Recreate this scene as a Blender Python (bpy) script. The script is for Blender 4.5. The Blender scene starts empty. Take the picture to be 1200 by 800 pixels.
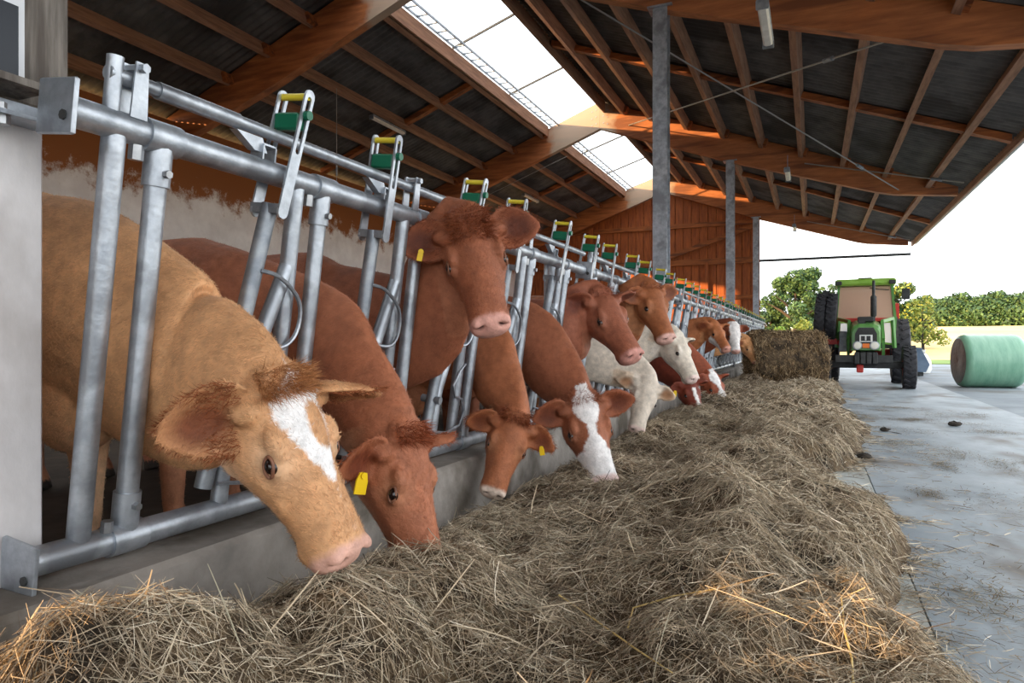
import bpy, math, random
import numpy as np
from mathutils import Vector, Matrix

random.seed(7)
RNG = np.random.default_rng(7)
S = bpy.context.scene
COL = S.collection

# ------------------------------------------------------------------ camera, sky, sun, exposure
CAM_H = 1.05
YAW = math.radians(23.75)
FPX = 800.0
cam_d = bpy.data.cameras.new('camera'); cam_d.sensor_width = 36.0; cam_d.lens = 24.0
cam_d.clip_start = 0.05; cam_d.clip_end = 2000
cam = bpy.data.objects.new('camera', cam_d); COL.objects.link(cam)
cam.location = (0, 0, CAM_H); cam.rotation_euler = (math.radians(90), 0, YAW)
S.camera = cam

w = bpy.data.worlds.new('sky'); S.world = w; w.use_nodes = True
bg = w.node_tree.nodes['Background']
bg.inputs['Color'].default_value = (0.93, 0.97, 1.0, 1)
bg.inputs['Strength'].default_value = 2.3

sun_d = bpy.data.lights.new('sun', 'SUN'); sun_d.energy = 8.0; sun_d.color = (1.0, 0.62, 0.28); sun_d.angle = math.radians(1.0)
sun = bpy.data.objects.new('sun', sun_d); COL.objects.link(sun)
SUN_DIR = Vector((0.68, 0.70, -0.14)).normalized()
sun.rotation_euler = SUN_DIR.to_track_quat('-Z', 'Y').to_euler()

S.view_settings.view_transform = 'Standard'; S.view_settings.look = 'None'
S.view_settings.gamma = 1.0; S.view_settings.use_curve_mapping = False
S.view_settings.exposure = 0.52

# ------------------------------------------------------------------ helpers
CT, ST = math.cos(YAW), math.sin(YAW)
def pt(px, py, Y):
    """world point that stands at depth Y along the barn under a photo position"""
    u = (px - 600.0) / FPX
    X = Y * (CT * u - ST) / (CT + ST * u)
    d = -ST * X + CT * Y
    return Vector((X, Y, CAM_H + (400.0 - py) / FPX * d))

def lin(c):
    return tuple(((v / 255.0) / 12.92 if v / 255.0 <= 0.04045 else ((v / 255.0 + 0.055) / 1.055) ** 2.4) for v in c)

MATS = {}
def mat(name, c1, c2=None, scale=4.0, rough=0.6, metal=0.0, bump=0.0, bscale=40.0, stretch=(1, 1, 1), lo=0.35, hi=0.65,
        attr=False, c3=None, scale3=1.2, spec=0.4, emit=None, coat=0.0, bdist=0.02, mix3=(0.5, 0.62), alpha=None):
    m = bpy.data.materials.new(name); m.use_nodes = True
    nt = m.node_tree; N = nt.nodes; L = nt.links
    b = N['Principled BSDF']
    b.inputs['Roughness'].default_value = rough; b.inputs['Metallic'].default_value = metal
    b.inputs['Specular IOR Level'].default_value = spec
    b.inputs['Coat Weight'].default_value = coat
    tc = N.new('ShaderNodeTexCoord'); mp = N.new('ShaderNodeMapping'); mp.inputs['Scale'].default_value = stretch
    L.new(tc.outputs['Object'], mp.inputs['Vector'])
    col = None
    if attr:
        a = N.new('ShaderNodeAttribute'); a.attribute_name = 'col'; col = a.outputs['Color']
        if c2 is not None:
            n = N.new('ShaderNodeTexNoise'); n.inputs['Scale'].default_value = scale; n.inputs['Detail'].default_value = 6
            L.new(mp.outputs[0], n.inputs['Vector'])
            r = N.new('ShaderNodeMapRange'); r.inputs['From Min'].default_value = 0.3; r.inputs['From Max'].default_value = 0.7
            r.inputs['To Min'].default_value = 1 - c2; r.inputs['To Max'].default_value = 1 + c2
            L.new(n.outputs['Fac'], r.inputs['Value'])
            mx = N.new('ShaderNodeVectorMath'); mx.operation = 'SCALE'
            L.new(col, mx.inputs[0]); L.new(r.outputs[0], mx.inputs['Scale']); col = mx.outputs[0]
    elif c2 is not None:
        n = N.new('ShaderNodeTexNoise'); n.inputs['Scale'].default_value = scale; n.inputs['Detail'].default_value = 8
        n.inputs['Roughness'].default_value = 0.62
        L.new(mp.outputs[0], n.inputs['Vector'])
        r = N.new('ShaderNodeValToRGB'); e = r.color_ramp.elements
        e[0].position = lo; e[1].position = hi
        e[0].color = (*lin(c1), 1); e[1].color = (*lin(c2), 1)
        L.new(n.outputs['Fac'], r.inputs['Fac']); col = r.outputs['Color']
        if c3 is not None:
            n3 = N.new('ShaderNodeTexNoise'); n3.inputs['Scale'].default_value = scale3; n3.inputs['Detail'].default_value = 7
            L.new(mp.outputs[0], n3.inputs['Vector'])
            r3 = N.new('ShaderNodeMapRange'); r3.inputs['From Min'].default_value = mix3[0]; r3.inputs['From Max'].default_value = mix3[1]
            L.new(n3.outputs['Fac'], r3.inputs['Value'])
            mx = N.new('ShaderNodeMix'); mx.data_type = 'RGBA'
            L.new(r3.outputs[0], mx.inputs[0]); L.new(col, mx.inputs[6]); mx.inputs[7].default_value = (*lin(c3), 1)
            col = mx.outputs[2]
    if col is not None: L.new(col, b.inputs['Base Color'])
    else: b.inputs['Base Color'].default_value = (*lin(c1), 1)
    if bump:
        n2 = N.new('ShaderNodeTexNoise'); n2.inputs['Scale'].default_value = bscale; n2.inputs['Detail'].default_value = 6
        L.new(mp.outputs[0], n2.inputs['Vector'])
        bp = N.new('ShaderNodeBump'); bp.inputs['Strength'].default_value = bump; bp.inputs['Distance'].default_value = bdist
        L.new(n2.outputs['Fac'], bp.inputs['Height']); L.new(bp.outputs[0], b.inputs['Normal'])
    if emit:
        b.inputs['Emission Color'].default_value = (*lin(emit[0]), 1); b.inputs['Emission Strength'].default_value = emit[1]
    MATS[name] = m
    return m

class MB:
    """collects geometry for one mesh"""
    def __init__(s): s.v = []; s.f = []
    def add(s, vs, fs):
        o = len(s.v); s.v += [tuple(p) for p in vs]; s.f += [tuple(i + o for i in f) for f in fs]; return s
    def box(s, c, d, R=None, ch=0.0):
        x, y, z = d[0] / 2, d[1] / 2, d[2] / 2; c = Vector(c)
        if ch <= 0:
            vs = [Vector((a * x, b * y, e * z)) for a in (-1, 1) for b in (-1, 1) for e in (-1, 1)]
            fs = [(0, 1, 3, 2), (4, 6, 7, 5), (0, 4, 5, 1), (2, 3, 7, 6), (0, 2, 6, 4), (1, 5, 7, 3)]
        else:
            vs = []
            for zz, k in ((-z, 1), (-z + ch, 0), (z - ch, 0), (z, 1)):
                X, Y = x - k * ch, y - k * ch
                cc = ch * 0.7
                vs += [Vector(p) for p in ((-X + cc, -Y, zz), (X - cc, -Y, zz), (X, -Y + cc, zz), (X, Y - cc, zz), (X - cc, Y, zz), (-X + cc, Y, zz), (-X, Y - cc, zz), (-X, -Y + cc, zz))]
            fs = [tuple(range(7, -1, -1)), tuple(range(24, 32))]
            for k in range(3):
                for i in range(8):
                    j = (i + 1) % 8; fs.append((k * 8 + i, k * 8 + j, k * 8 + 8 + j, k * 8 + 8 + i))
        if R is not None: vs = [R @ v for v in vs]
        return s.add([v + c for v in vs], fs)
    def bar(s, a, b, w, h, up=(0, 0, 1), ch=0.0):
        a, b = Vector(a), Vector(b); d = (b - a); L = d.length; d.normalize()
        up = Vector(up); sd = d.cross(up)
        if sd.length < 1e-4: sd = d.cross(Vector((0, 1, 0)))
        sd.normalize(); up = sd.cross(d)
        R = Matrix((sd, d, up)).transposed()
        return s.box((a + b) / 2, (w, L, h), R, ch)
    def prism(s, poly, axis, a, b):
        """poly: 2D points; extruded along axis ('x','y','z') from a to b"""
        def P(p, t):
            return {'x': (t, p[0], p[1]), 'y': (p[0], t, p[1]), 'z': (p[0], p[1], t)}[axis]
        n = len(poly)
        vs = [P(p, a) for p in poly] + [P(p, b) for p in poly]
        fs = [tuple(range(n)), tuple(range(2 * n - 1, n - 1, -1))] + [(i, i + n, (i + 1) % n + n, (i + 1) % n) for i in range(n)]
        return s.add(vs, fs)
    def tube(s, path, r, n=10, closed=False, cap=True, sy=1.0):
        P = [Vector(p) for p in path]; rs = r if isinstance(r, (list, tuple)) else [r] * len(P)
        m = len(P); vs = []; fs = []
        t0 = (P[1] - P[0]).normalized()
        up = Vector((0, 0, 1)) if abs(t0.z) < 0.9 else Vector((1, 0, 0))
        nrm = (up - t0 * up.dot(t0)).normalized()
        for i in range(m):
            if closed: t = (P[(i + 1) % m] - P[i - 1]).normalized()
            else: t = (P[min(i + 1, m - 1)] - P[max(i - 1, 0)]).normalized()
            nrm = (nrm - t * nrm.dot(t)).normalized(); bn = t.cross(nrm)
            for k in range(n):
                a = 2 * math.pi * k / n
                vs.append(P[i] + (nrm * math.cos(a) + bn * math.sin(a) * sy) * rs[i])
        for i in range(m if closed else m - 1):
            j = (i + 1) % m
            for k in range(n):
                q = (k + 1) % n; fs.append((i * n + k, i * n + q, j * n + q, j * n + k))
        if cap and not closed:
            fs.append(tuple(range(n - 1, -1, -1))); fs.append(tuple((m - 1) * n + k for k in range(n)))
        return s.add(vs, fs)
    def ell(s, c, r, R=None, n=12, m=8):
        c = Vector(c); vs = []; fs = []
        for i in range(m + 1):
            ph = math.pi * i / m
            for k in range(n):
                a = 2 * math.pi * k / n
                v = Vector((r[0] * math.sin(ph) * math.cos(a), r[1] * math.sin(ph) * math.sin(a), r[2] * math.cos(ph)))
                vs.append((R @ v if R is not None else v) + c)
        for i in range(m):
            for k in range(n):
                q = (k + 1) % n; fs.append((i * n + k, (i + 1) * n + k, (i + 1) * n + q, i * n + q))
        return s.add(vs, fs)
    def lathe(s, prof, c, ax, n=24):
        """prof: (radius, along-axis) pairs, revolved about ax through c"""
        ax = Vector(ax).normalized(); c = Vector(c)
        u = ax.cross(Vector((0, 0, 1)));
        if u.length < 1e-3: u = Vector((1, 0, 0))
        u.normalize(); v = ax.cross(u); vs = []; fs = []
        for (r, h) in prof:
            for k in range(n):
                a = 2 * math.pi * k / n; vs.append(c + ax * h + (u * math.cos(a) + v * math.sin(a)) * r)
        for i in range(len(prof) - 1):
            for k in range(n):
                q = (k + 1) % n; fs.append((i * n + k, i * n + q, (i + 1) * n + q, (i + 1) * n + k))
        return s.add(vs, fs)
    def mesh(s, name, smooth=False):
        me = bpy.data.meshes.new(name); me.from_pydata(s.v, [], s.f); me.update()
        if smooth:
            me.shade_smooth() if hasattr(me, 'shade_smooth') else me.polygons.foreach_set('use_smooth', [True] * len(me.polygons))
            try: me.set_sharp_from_angle(angle=math.radians(45))
            except Exception: pass
        return me

def link(name, me, m=None, parent=None, loc=None):
    o = bpy.data.objects.new(name, me); COL.objects.link(o)
    if m is not None and me is not None and not me.materials: me.materials.append(MATS[m] if isinstance(m, str) else m)
    if parent is not None: o.parent = parent
    if loc is not None: o.location = loc
    return o
def obj(name, mb, m, parent=None, smooth=False, loc=None):
    return link(name, mb.mesh(name, smooth), m, parent, loc)
def tag(o, label=None, cat=None, group=None, kind=None):
    if label: o['label'] = label
    if cat: o['category'] = cat
    if group: o['group'] = group
    if kind: o['kind'] = kind
    return o
def thing(name, label, cat, loc=(0, 0, 0), group=None, rz=0.0):
    o = bpy.data.objects.new(name, None); COL.objects.link(o); o.location = loc; o.rotation_euler = (0, 0, rz)
    o.empty_display_size = 0.1
    return tag(o, label, cat, group)
def struct(o): o['kind'] = 'structure'; return o
def fast_mesh(name, V, F, colors=None, smooth=False, point_col=None):
    """numpy mesh: V (n,3), F (m,k) equal sized faces; colors per vertex"""
    me = bpy.data.meshes.new(name); n = len(V); m, k = F.shape
    me.vertices.add(n); me.vertices.foreach_set('co', V.astype(np.float32).ravel())
    me.loops.add(m * k); me.loops.foreach_set('vertex_index', F.astype(np.int32).ravel())
    me.polygons.add(m); me.polygons.foreach_set('loop_start', np.arange(0, m * k, k, dtype=np.int32))
    try: me.polygons.foreach_set('loop_total', np.full(m, k, dtype=np.int32))
    except Exception: pass
    if smooth: me.polygons.foreach_set('use_smooth', np.ones(m, dtype=bool))
    me.update(calc_edges=True)
    if colors is not None:
        a = me.color_attributes.new('col', 'FLOAT_COLOR', 'POINT')
        a.data.foreach_set('color', np.concatenate([colors, np.ones((n, 1))], 1).astype(np.float32).ravel())
    return me

# cheap value noise for shapes
def vnoise(x, y, seed=0):
    x = np.asarray(x, float); y = np.asarray(y, float)
    def h(i, j): 
        q = np.sin(i * 127.1 + j * 311.7 + seed * 74.7) * 43758.5453; return q - np.floor(q)
    i = np.floor(x); j = np.floor(y); fx = x - i; fy = y - j
    fx = fx * fx * (3 - 2 * fx); fy = fy * fy * (3 - 2 * fy)
    return (h(i, j) * (1 - fx) + h(i + 1, j) * fx) * (1 - fy) + (h(i, j + 1) * (1 - fx) + h(i + 1, j + 1) * fx) * fy - 0.5

# ------------------------------------------------------------------ materials
mat('galv', (156, 162, 170), (190, 196, 203), 14, rough=0.42, metal=0.75, c3=(142, 146, 152), scale3=5, bump=0.08, bscale=60)
mat('galv_dull', (120, 126, 134), (158, 163, 168), 10, rough=0.5, metal=0.7)
mat('bolt', (150, 152, 155), (175, 176, 178), 30, rough=0.4, metal=0.8)
mat('green_plastic', (16, 104, 76), rough=0.4)
mat('yellow_plastic', (226, 205, 60), rough=0.4)
mat('black_rubber', (38, 38, 42), (58, 58, 62), 20, rough=0.75, bump=0.2, bscale=60)
mat('timber', (128, 70, 34), (172, 98, 48), 2.2, rough=0.7, stretch=(1.0, 8, 8), bump=0.15, bscale=9, c3=(104, 56, 30), scale3=1.0)
mat('purlin', (126, 88, 66), (164, 120, 92), 2.0, rough=0.75, stretch=(8, 0.8, 8), bump=0.15, bscale=9)
mat('weathered', (92, 86, 80), (138, 130, 122), 3.0, rough=0.8, stretch=(10, 10, 1.0), bump=0.3, bscale=12, c3=(88, 80, 74), scale3=1.4)
mat('plank', (128, 66, 34), (170, 92, 44), 2.5, rough=0.75, stretch=(5, 5, 0.7), bump=0.15, bscale=10)
mat('roof_sheet', (78, 74, 71), (102, 96, 91), 3, rough=0.85, c3=(64, 58, 54), scale3=0.8)
mat('concrete', (132, 142, 150), (168, 176, 182), 1.6, rough=0.55, bump=0.12, bscale=18, c3=(104, 94, 84), scale3=1.5, mix3=(0.53, 0.70), stretch=(1, 0.55, 1))
mat('concrete_light', (160, 166, 164), (184, 188, 185), 1.4, rough=0.6, bump=0.1, bscale=25, c3=(150, 146, 136), scale3=1.0)
mat('asphalt', (116, 124, 132), (142, 150, 156), 1.0, rough=0.7, bump=0.2, bscale=60, c3=(108, 108, 108), scale3=0.5)
mat('concrete_post', (190, 186, 186), (216, 212, 212), 3, rough=0.8, bump=0.2, bscale=20, c3=(158, 150, 146), scale3=1.6, stretch=(1, 1, 0.6))
mat('curb', (120, 114, 108), (160, 152, 144), 3, rough=0.85, bump=0.3, bscale=24, c3=(92, 84, 74), scale3=1.8)
mat('stall_floor', (58, 48, 40), (88, 76, 64), 3, rough=0.8, bump=0.3, bscale=8)
mat('hay', (0, 0, 0), attr=True, rough=0.75, spec=0.25)
mat('hay_base', (70, 56, 42), (124, 104, 78), 14, rough=0.95, bump=1.0, bscale=30, c3=(52, 42, 30), scale3=4, bdist=0.05)
mat('fur', (0, 0, 0), 0.2, 22, attr=True, rough=0.62, spec=0.3, bump=0.35, bscale=70, bdist=0.012)
mat('hair', (0, 0, 0), attr=True, rough=0.6, spec=0.3)
mat('eye', (30, 18, 14), rough=0.16, spec=0.5)
mat('eyelid', (108, 68, 50), (140, 94, 70), 30, rough=0.5)
mat('hoof', (50, 44, 40), rough=0.6)
mat('tag_yellow', (236, 196, 20), rough=0.4)
mat('leaf', (0, 0, 0), attr=True, rough=0.6, spec=0.3)
mat('bark', (58, 48, 38), (78, 66, 54), 6, rough=0.9, bump=0.4, bscale=14)
mat('field', (196, 168, 110), (222, 194, 134), 0.06, rough=0.95, bump=0.4, bscale=4, c3=(176, 152, 96), scale3=0.02)
mat('grass', (92, 118, 56), (130, 150, 78), 0.8, rough=0.95, bump=0.5, bscale=10)
mat('wrap', (104, 152, 128), (128, 172, 146), 2.0, rough=0.35, bump=0.25, bscale=9, stretch=(4, 1, 1), spec=0.5)
mat('wrap_end', (72, 70, 60), (100, 96, 82), 5, rough=0.5, bump=0.4, bscale=12)
mat('tr_green', (78, 132, 66), (100, 150, 80), 4, rough=0.4, coat=0.2)
mat('tr_lime', (128, 176, 60), (150, 192, 80), 4, rough=0.45)
mat('tr_dark', (42, 44, 44), (62, 62, 62), 9, rough=0.6)
mat('tr_grille', (34, 34, 34), (70, 70, 68), 40, rough=0.6, stretch=(1, 1, 4))
mat('tr_red', (170, 42, 38), (196, 58, 48), 4, rough=0.45)
mat('lamp_white', (232, 228, 214), rough=0.25)
mat('lamp_orange', (232, 120, 40), rough=0.3)
mat('white_paint', (226, 226, 222), rough=0.5)
mat('blue_metal', (82, 100, 122), (104, 122, 142), 3, rough=0.55)
mat('diffuser', (206, 200, 188), (228, 222, 212), 8, rough=0.5)
mat('cable', (150, 144, 138), rough=0.5, metal=0.3)
mat('dark_glass', (22, 28, 38), rough=0.2, spec=0.25)
mat('glass_frame', (210, 212, 216), rough=0.4)
mat('hedge_wall', (206, 196, 176), (226, 218, 200), 2, rough=0.8)

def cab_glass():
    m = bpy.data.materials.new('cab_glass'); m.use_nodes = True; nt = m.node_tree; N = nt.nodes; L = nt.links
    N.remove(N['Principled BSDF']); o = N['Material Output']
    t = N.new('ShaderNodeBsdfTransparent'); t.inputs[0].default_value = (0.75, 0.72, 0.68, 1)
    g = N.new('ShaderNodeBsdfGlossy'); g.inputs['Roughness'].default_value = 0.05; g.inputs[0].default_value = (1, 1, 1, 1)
    d = N.new('ShaderNodeBsdfDiffuse'); d.inputs[0].default_value = (*lin((246, 206, 180)), 1)  # warm diffuse painted in as the reflection of the lit barn
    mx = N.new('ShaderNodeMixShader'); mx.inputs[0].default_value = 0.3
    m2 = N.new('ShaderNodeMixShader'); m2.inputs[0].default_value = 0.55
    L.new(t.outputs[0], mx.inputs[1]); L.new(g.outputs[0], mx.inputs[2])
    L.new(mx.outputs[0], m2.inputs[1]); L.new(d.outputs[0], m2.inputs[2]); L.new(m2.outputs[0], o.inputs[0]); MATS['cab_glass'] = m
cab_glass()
def sky_pane():
    m = bpy.data.materials.new('sky_pane'); m.use_nodes = True; nt = m.node_tree; N = nt.nodes; L = nt.links
    N.remove(N['Principled BSDF']); o = N['Material Output']
    t = N.new('ShaderNodeBsdfTransparent'); t.inputs[0].default_value = (0.95, 0.97, 0.98, 1)
    g = N.new('ShaderNodeBsdfGlossy'); g.inputs['Roughness'].default_value = 0.05
    mx = N.new('ShaderNodeMixShader'); mx.inputs[0].default_value = 0.06
    L.new(t.outputs[0], mx.inputs[1]); L.new(g.outputs[0], mx.inputs[2]); L.new(mx.outputs[0], o.inputs[0]); MATS['sky_pane'] = m
sky_pane()
def wall_mat():
    """white limewash soiled brown towards the top edge (splash marks with their own ragged outline)"""
    m = mat('limewash', (212, 206, 204), (232, 228, 226), 2, rough=0.85, bump=0.2, bscale=12)
    nt = m.node_tree; N = nt.nodes; L = nt.links; b = N['Principled BSDF']
    src = b.inputs['Base Color'].links[0].from_socket
    tc = N.new('ShaderNodeTexCoord'); sp = N.new('ShaderNodeSeparateXYZ'); L.new(tc.outputs['Object'], sp.inputs[0])
    n = N.new('ShaderNodeTexNoise'); n.inputs['Scale'].default_value = 2.2; n.inputs['Detail'].default_value = 12; n.inputs['Roughness'].default_value = 0.75
    L.new(tc.outputs['Object'], n.inputs['Vector'])
    ad = N.new('ShaderNodeMath'); ad.operation = 'MULTIPLY_ADD'; ad.inputs[1].default_value = 2.6
    L.new(n.outputs['Fac'], ad.inputs[0]); L.new(sp.outputs['Z'], ad.inputs[2])
    r = N.new('ShaderNodeMapRange'); r.inputs['From Min'].default_value = 5.45; r.inputs['From Max'].default_value = 5.85
    L.new(ad.outputs[0], r.inputs['Value'])
    mx = N.new('ShaderNodeMix'); mx.data_type = 'RGBA'; L.new(r.outputs[0], mx.inputs[0]); L.new(src, mx.inputs[6])
    mx.inputs[7].default_value = (*lin((138, 84, 44)), 1); L.new(mx.outputs[2], b.inputs['Base Color'])
wall_mat()
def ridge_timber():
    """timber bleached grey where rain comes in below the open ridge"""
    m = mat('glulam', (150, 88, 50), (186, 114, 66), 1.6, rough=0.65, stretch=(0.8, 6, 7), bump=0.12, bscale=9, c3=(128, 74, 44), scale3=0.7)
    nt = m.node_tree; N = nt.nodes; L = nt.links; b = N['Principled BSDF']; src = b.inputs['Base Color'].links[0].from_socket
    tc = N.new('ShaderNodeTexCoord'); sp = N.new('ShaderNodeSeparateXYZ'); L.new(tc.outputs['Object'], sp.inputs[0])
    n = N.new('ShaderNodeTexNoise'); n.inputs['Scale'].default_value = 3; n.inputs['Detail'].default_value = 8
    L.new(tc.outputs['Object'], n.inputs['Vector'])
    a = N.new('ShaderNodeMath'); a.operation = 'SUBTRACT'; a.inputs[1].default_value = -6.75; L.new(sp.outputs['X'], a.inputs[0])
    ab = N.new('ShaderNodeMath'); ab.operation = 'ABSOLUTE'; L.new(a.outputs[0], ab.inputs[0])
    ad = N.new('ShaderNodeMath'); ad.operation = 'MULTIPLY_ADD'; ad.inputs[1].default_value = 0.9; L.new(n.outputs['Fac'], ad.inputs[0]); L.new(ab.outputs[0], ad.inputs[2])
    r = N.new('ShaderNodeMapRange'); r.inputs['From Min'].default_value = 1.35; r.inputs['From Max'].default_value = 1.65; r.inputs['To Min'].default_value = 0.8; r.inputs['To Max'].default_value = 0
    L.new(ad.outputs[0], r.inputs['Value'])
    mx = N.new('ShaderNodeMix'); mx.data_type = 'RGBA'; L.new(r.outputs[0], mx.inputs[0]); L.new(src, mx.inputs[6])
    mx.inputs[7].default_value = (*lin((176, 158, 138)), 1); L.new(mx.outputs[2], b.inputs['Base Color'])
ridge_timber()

# ------------------------------------------------------------------ ground and floors
FY0, FY1 = -9.0, 31.0          # barn extent along the row
FRAMES = [0.9, 10.9, 20.9, 30.9]
RIDGE_X, RIDGE_Z, SLOPE = -6.13, 8.6, 0.37
def ztop(X): return RIDGE_Z - SLOPE * abs(X - RIDGE_X)

def floors():
    fl = struct(thing('floor', 'grey concrete barn floor', 'floor')); del fl['category']
    obj('feed_table_slab', MB().box((-0.728, 11, -0.1), (2.25, 40, 0.2)), 'concrete_light', fl)
    ys = [-9, -2.6, 3.4, 9.4, 15.4, 21.4, 27.4, 31]
    for a, b in zip(ys[:-1], ys[1:]):
        obj('alley_slab', MB().box((1.552, (a + b) / 2, -0.103), (2.292, b - a - 0.012, 0.2)), 'concrete', fl)
    obj('joint_bed', MB().box((0.4, 11, -0.16), (4.6, 40, 0.2)), 'curb', fl)
    obj('stall_slab', MB().box((-7.6, 11, 0.05), (10.7, 41, 0.2)), 'stall_floor', fl)
    # terrain: yard, verge, stubble field that climbs to the hedge row
    n = 60
    xs = np.linspace(-150, 260, 83); ys = np.concatenate([np.linspace(-60, 40, 26), np.linspace(45, 330, 58)])
    X, Y = np.meshgrid(xs, ys)
    t = np.clip((Y - 38) / 120, 0, 1)
    Z = -0.26 + 4.3 * t * t * (3 - 2 * t) + np.clip((Y - 150) / 180, 0, 1) * 2 + vnoise(X / 40, Y / 40) * 1.2 * t
    V = np.stack([X, Y, Z], -1).reshape(-1, 3); nx = len(xs)
    F = np.array([[j * nx + i, j * nx + i + 1, (j + 1) * nx + i + 1, (j + 1) * nx + i] for j in range(len(ys) - 1) for i in range(nx - 1)])
    g = link('ground', fast_mesh('ground', V, F, smooth=True), 'field'); struct(g)
    y = obj('yard', MB().box((14.35, 4, -0.15), (23.28, 66, 0.28)).box((0.2, 34, -0.15), (4.9, 5.9, 0.27)), 'asphalt'); struct(y)
    gv = obj('grass_verge', MB().box((12, 40.8, -0.12), (60, 7.5, 0.3)), 'grass'); struct(gv)
floors()

def curb():
    p = [(-2.25, 0.1), (-1.86, 0.0), (-1.86, 0.335), (-1.88, 0.355), (-2.25, 0.365)]
    c = obj('trim_1', MB().prism(p, 'y', -9, 31), 'curb'); struct(c); c['label'] = 'long grey concrete feed curb under the headlock rail'
curb()

# ------------------------------------------------------------------ roof
def roof():
    ce = struct(thing('ceiling', 'pitched corrugated barn roof on timber purlins', 'roof')); del ce['category']
    def sheet(x0, x1, y0, y1, dz=0.0):
        per, amp, k = 0.177, 0.022, 6
        n = int((y1 - y0) / per * k) + 1
        ys = np.linspace(y0, y1, n); V = []
        for off in (0.0, 0.012):
            for x in (x0, x1):
                z = ztop(x) + 0.05 + dz + off
                V.append(np.stack([np.full(n, x), ys, z + amp * np.cos(2 * math.pi * (ys - y0) / per)], 1))
        V = np.concatenate(V); i = np.arange(n - 1)
        F = np.concatenate([np.stack([i, i + 1, i + 1 + n, i + n], 1), np.stack([i + 2 * n, i + 3 * n, i + 1 + 3 * n, i + 1 + 2 * n], 1)])
        return fast_mesh('roof_sheet', V, F, smooth=True)
    bays = [-9.0, -4.1, 0.9, 5.9, 10.9, 15.9, 20.9, 25.9, 31.3]
    for a, b in zip(bays[:-1], bays[1:]):
        for i, (x0, x1) in enumerate([(-6.0, -2.4), (-2.55, 0.6), (0.45, 3.65)]):
            link('roof_sheet', sheet(x0, x1, a, b + 0.05, -0.016 * i), 'roof_sheet', ce)
        for i, (x0, x1) in enumerate([(-7.9, -10.6), (-10.45, -13.3)]):
            link('roof_sheet', sheet(x0, x1, a, b + 0.05, -0.016 * i), 'roof_sheet', ce)
    PX = [2.8, 1.8, 0.78, -0.27, -1.32, -2.37, -3.42, -4.47, -5.35, -8.05, -9.1, -10.2, -11.3, -12.4]
    ends = [-9.0] + FRAMES
    for a, b in zip(ends[:-1], ends[1:]):
        for X in PX:
            w_, h_ = (0.12, 0.24)
            zt = ztop(X) - 0.01
            s = -SLOPE if X > RIDGE_X else SLOPE
            R = Matrix.Rotation(math.atan(-s), 3, 'Y')
            y0, y1 = a + 0.105, b - 0.105
            obj('purlin', MB().box((X, (y0 + y1) / 2, zt - h_ / 2 + 0.02), (w_, y1 - y0, h_), R), 'purlin', ce)
            obj('purlin_cleat', MB().box((X + 0.1, b - 0.23, zt - h_ / 2), (0.08, 0.24, 0.2), R).box((X + 0.1, a + 0.23, zt - h_ / 2), (0.08, 0.24, 0.2), R), 'timber', ce)
        # ridge boards either side of the skylight
        obj('ridge_board', MB().box((-5.98, (a + b) / 2, ztop(-6.0) - 0.14), (0.05, b - a - 0.21, 0.36)), 'purlin', ce)
        obj('ridge_board', MB().box((-7.88, (a + b) / 2, ztop(-7.9) - 0.08), (0.05, b - a - 0.21, 0.34)), 'purlin', ce)
        ym = (a + b) / 2 if b > 1 else -4
        # thinner rafter half way along the bay, seen above the purlins
        obj('mid_rafter', MB().prism([(-5.9, ztop(-5.9) - 0.16), (3.5, ztop(3.5) - 0.16), (3.5, ztop(3.5) - 0.02), (-5.9, ztop(-5.9) - 0.02)], 'y', ym - 0.09, ym + 0.09), 'timber', ce)
        obj('mid_rafter', MB().prism([(-7.95, ztop(-7.95) - 0.16), (-13, ztop(-13) - 0.16), (-13, ztop(-13) - 0.02), (-7.95, ztop(-7.95) - 0.02)], 'y', ym - 0.09, ym + 0.09), 'timber', ce)
    obj('eave_fascia', MB().box((3.62, 11.1, ztop(3.62) - 0.06), (0.05, 40.4, 0.2)), 'purlin', ce)
    g = MB(); 
    pr = [(3.66 + 0.09 + 0.085 * math.cos(a), ztop(3.66) + 0.02 + 0.085 * math.sin(a)) for a in np.linspace(math.pi, 2 * math.pi, 9)]
    pr += [(p[0] - 0.0, p[1]) for p in [(3.66 + 0.09 + 0.075 * math.cos(a), ztop(3.66) + 0.02 + 0.075 * math.sin(a)) for a in np.linspace(2 * math.pi, math.pi, 9)]]
    obj('gutter', g.prism(pr, 'y', -9, 31.3), 'galv_dull', ce)
    # open ridge light: glazing bars and panes
    bars = list(np.arange(-9, 31.4, 3.34))
    z0, z1 = ztop(-7.86) + 0.1, ztop(-7.86) + 0.1 + 0.42
    for a, b in zip(bars[:-1], bars[1:]):
        obj('skylight_pane', MB().add([(-7.86, a + .02, z0), (-6.0, a + .02, z1 + 0.18), (-6.0, b - .02, z1 + 0.18), (-7.86, b - .02, z0), (-7.86, a + .02, z0 + .008), (-6.0, a + .02, z1 + 0.188), (-6.0, b - .02, z1 + 0.188), (-7.86, b - .02, z0 + .008)],
            [(0, 1, 2, 3), (7, 6, 5, 4), (0, 4, 5, 1), (1, 5, 6, 2), (2, 6, 7, 3), (3, 7, 4, 0)]), 'sky_pane', ce)
        obj('glazing_bar', MB().bar((-7.88, b, z0), (-5.98, b, z1 + 0.18), 0.035, 0.05), 'tr_dark', ce)
    # cable ladder beside the ridge light
    cl = thing('cable_ladder', 'narrow metal cable ladder running along the edge of the ridge light', 'cable tray')
    for x in (-7.78, -7.5): obj('ladder_rail', MB().box((x, 11, ztop(-7.7) + 0.02), (0.03, 40, 0.05)), 'galv_dull', cl)
    r = MB()
    for y in np.arange(-8.8, 31, 0.42): r.box((-7.64, y, ztop(-7.7) + 0.02), (0.28, 0.03, 0.03))
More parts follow.
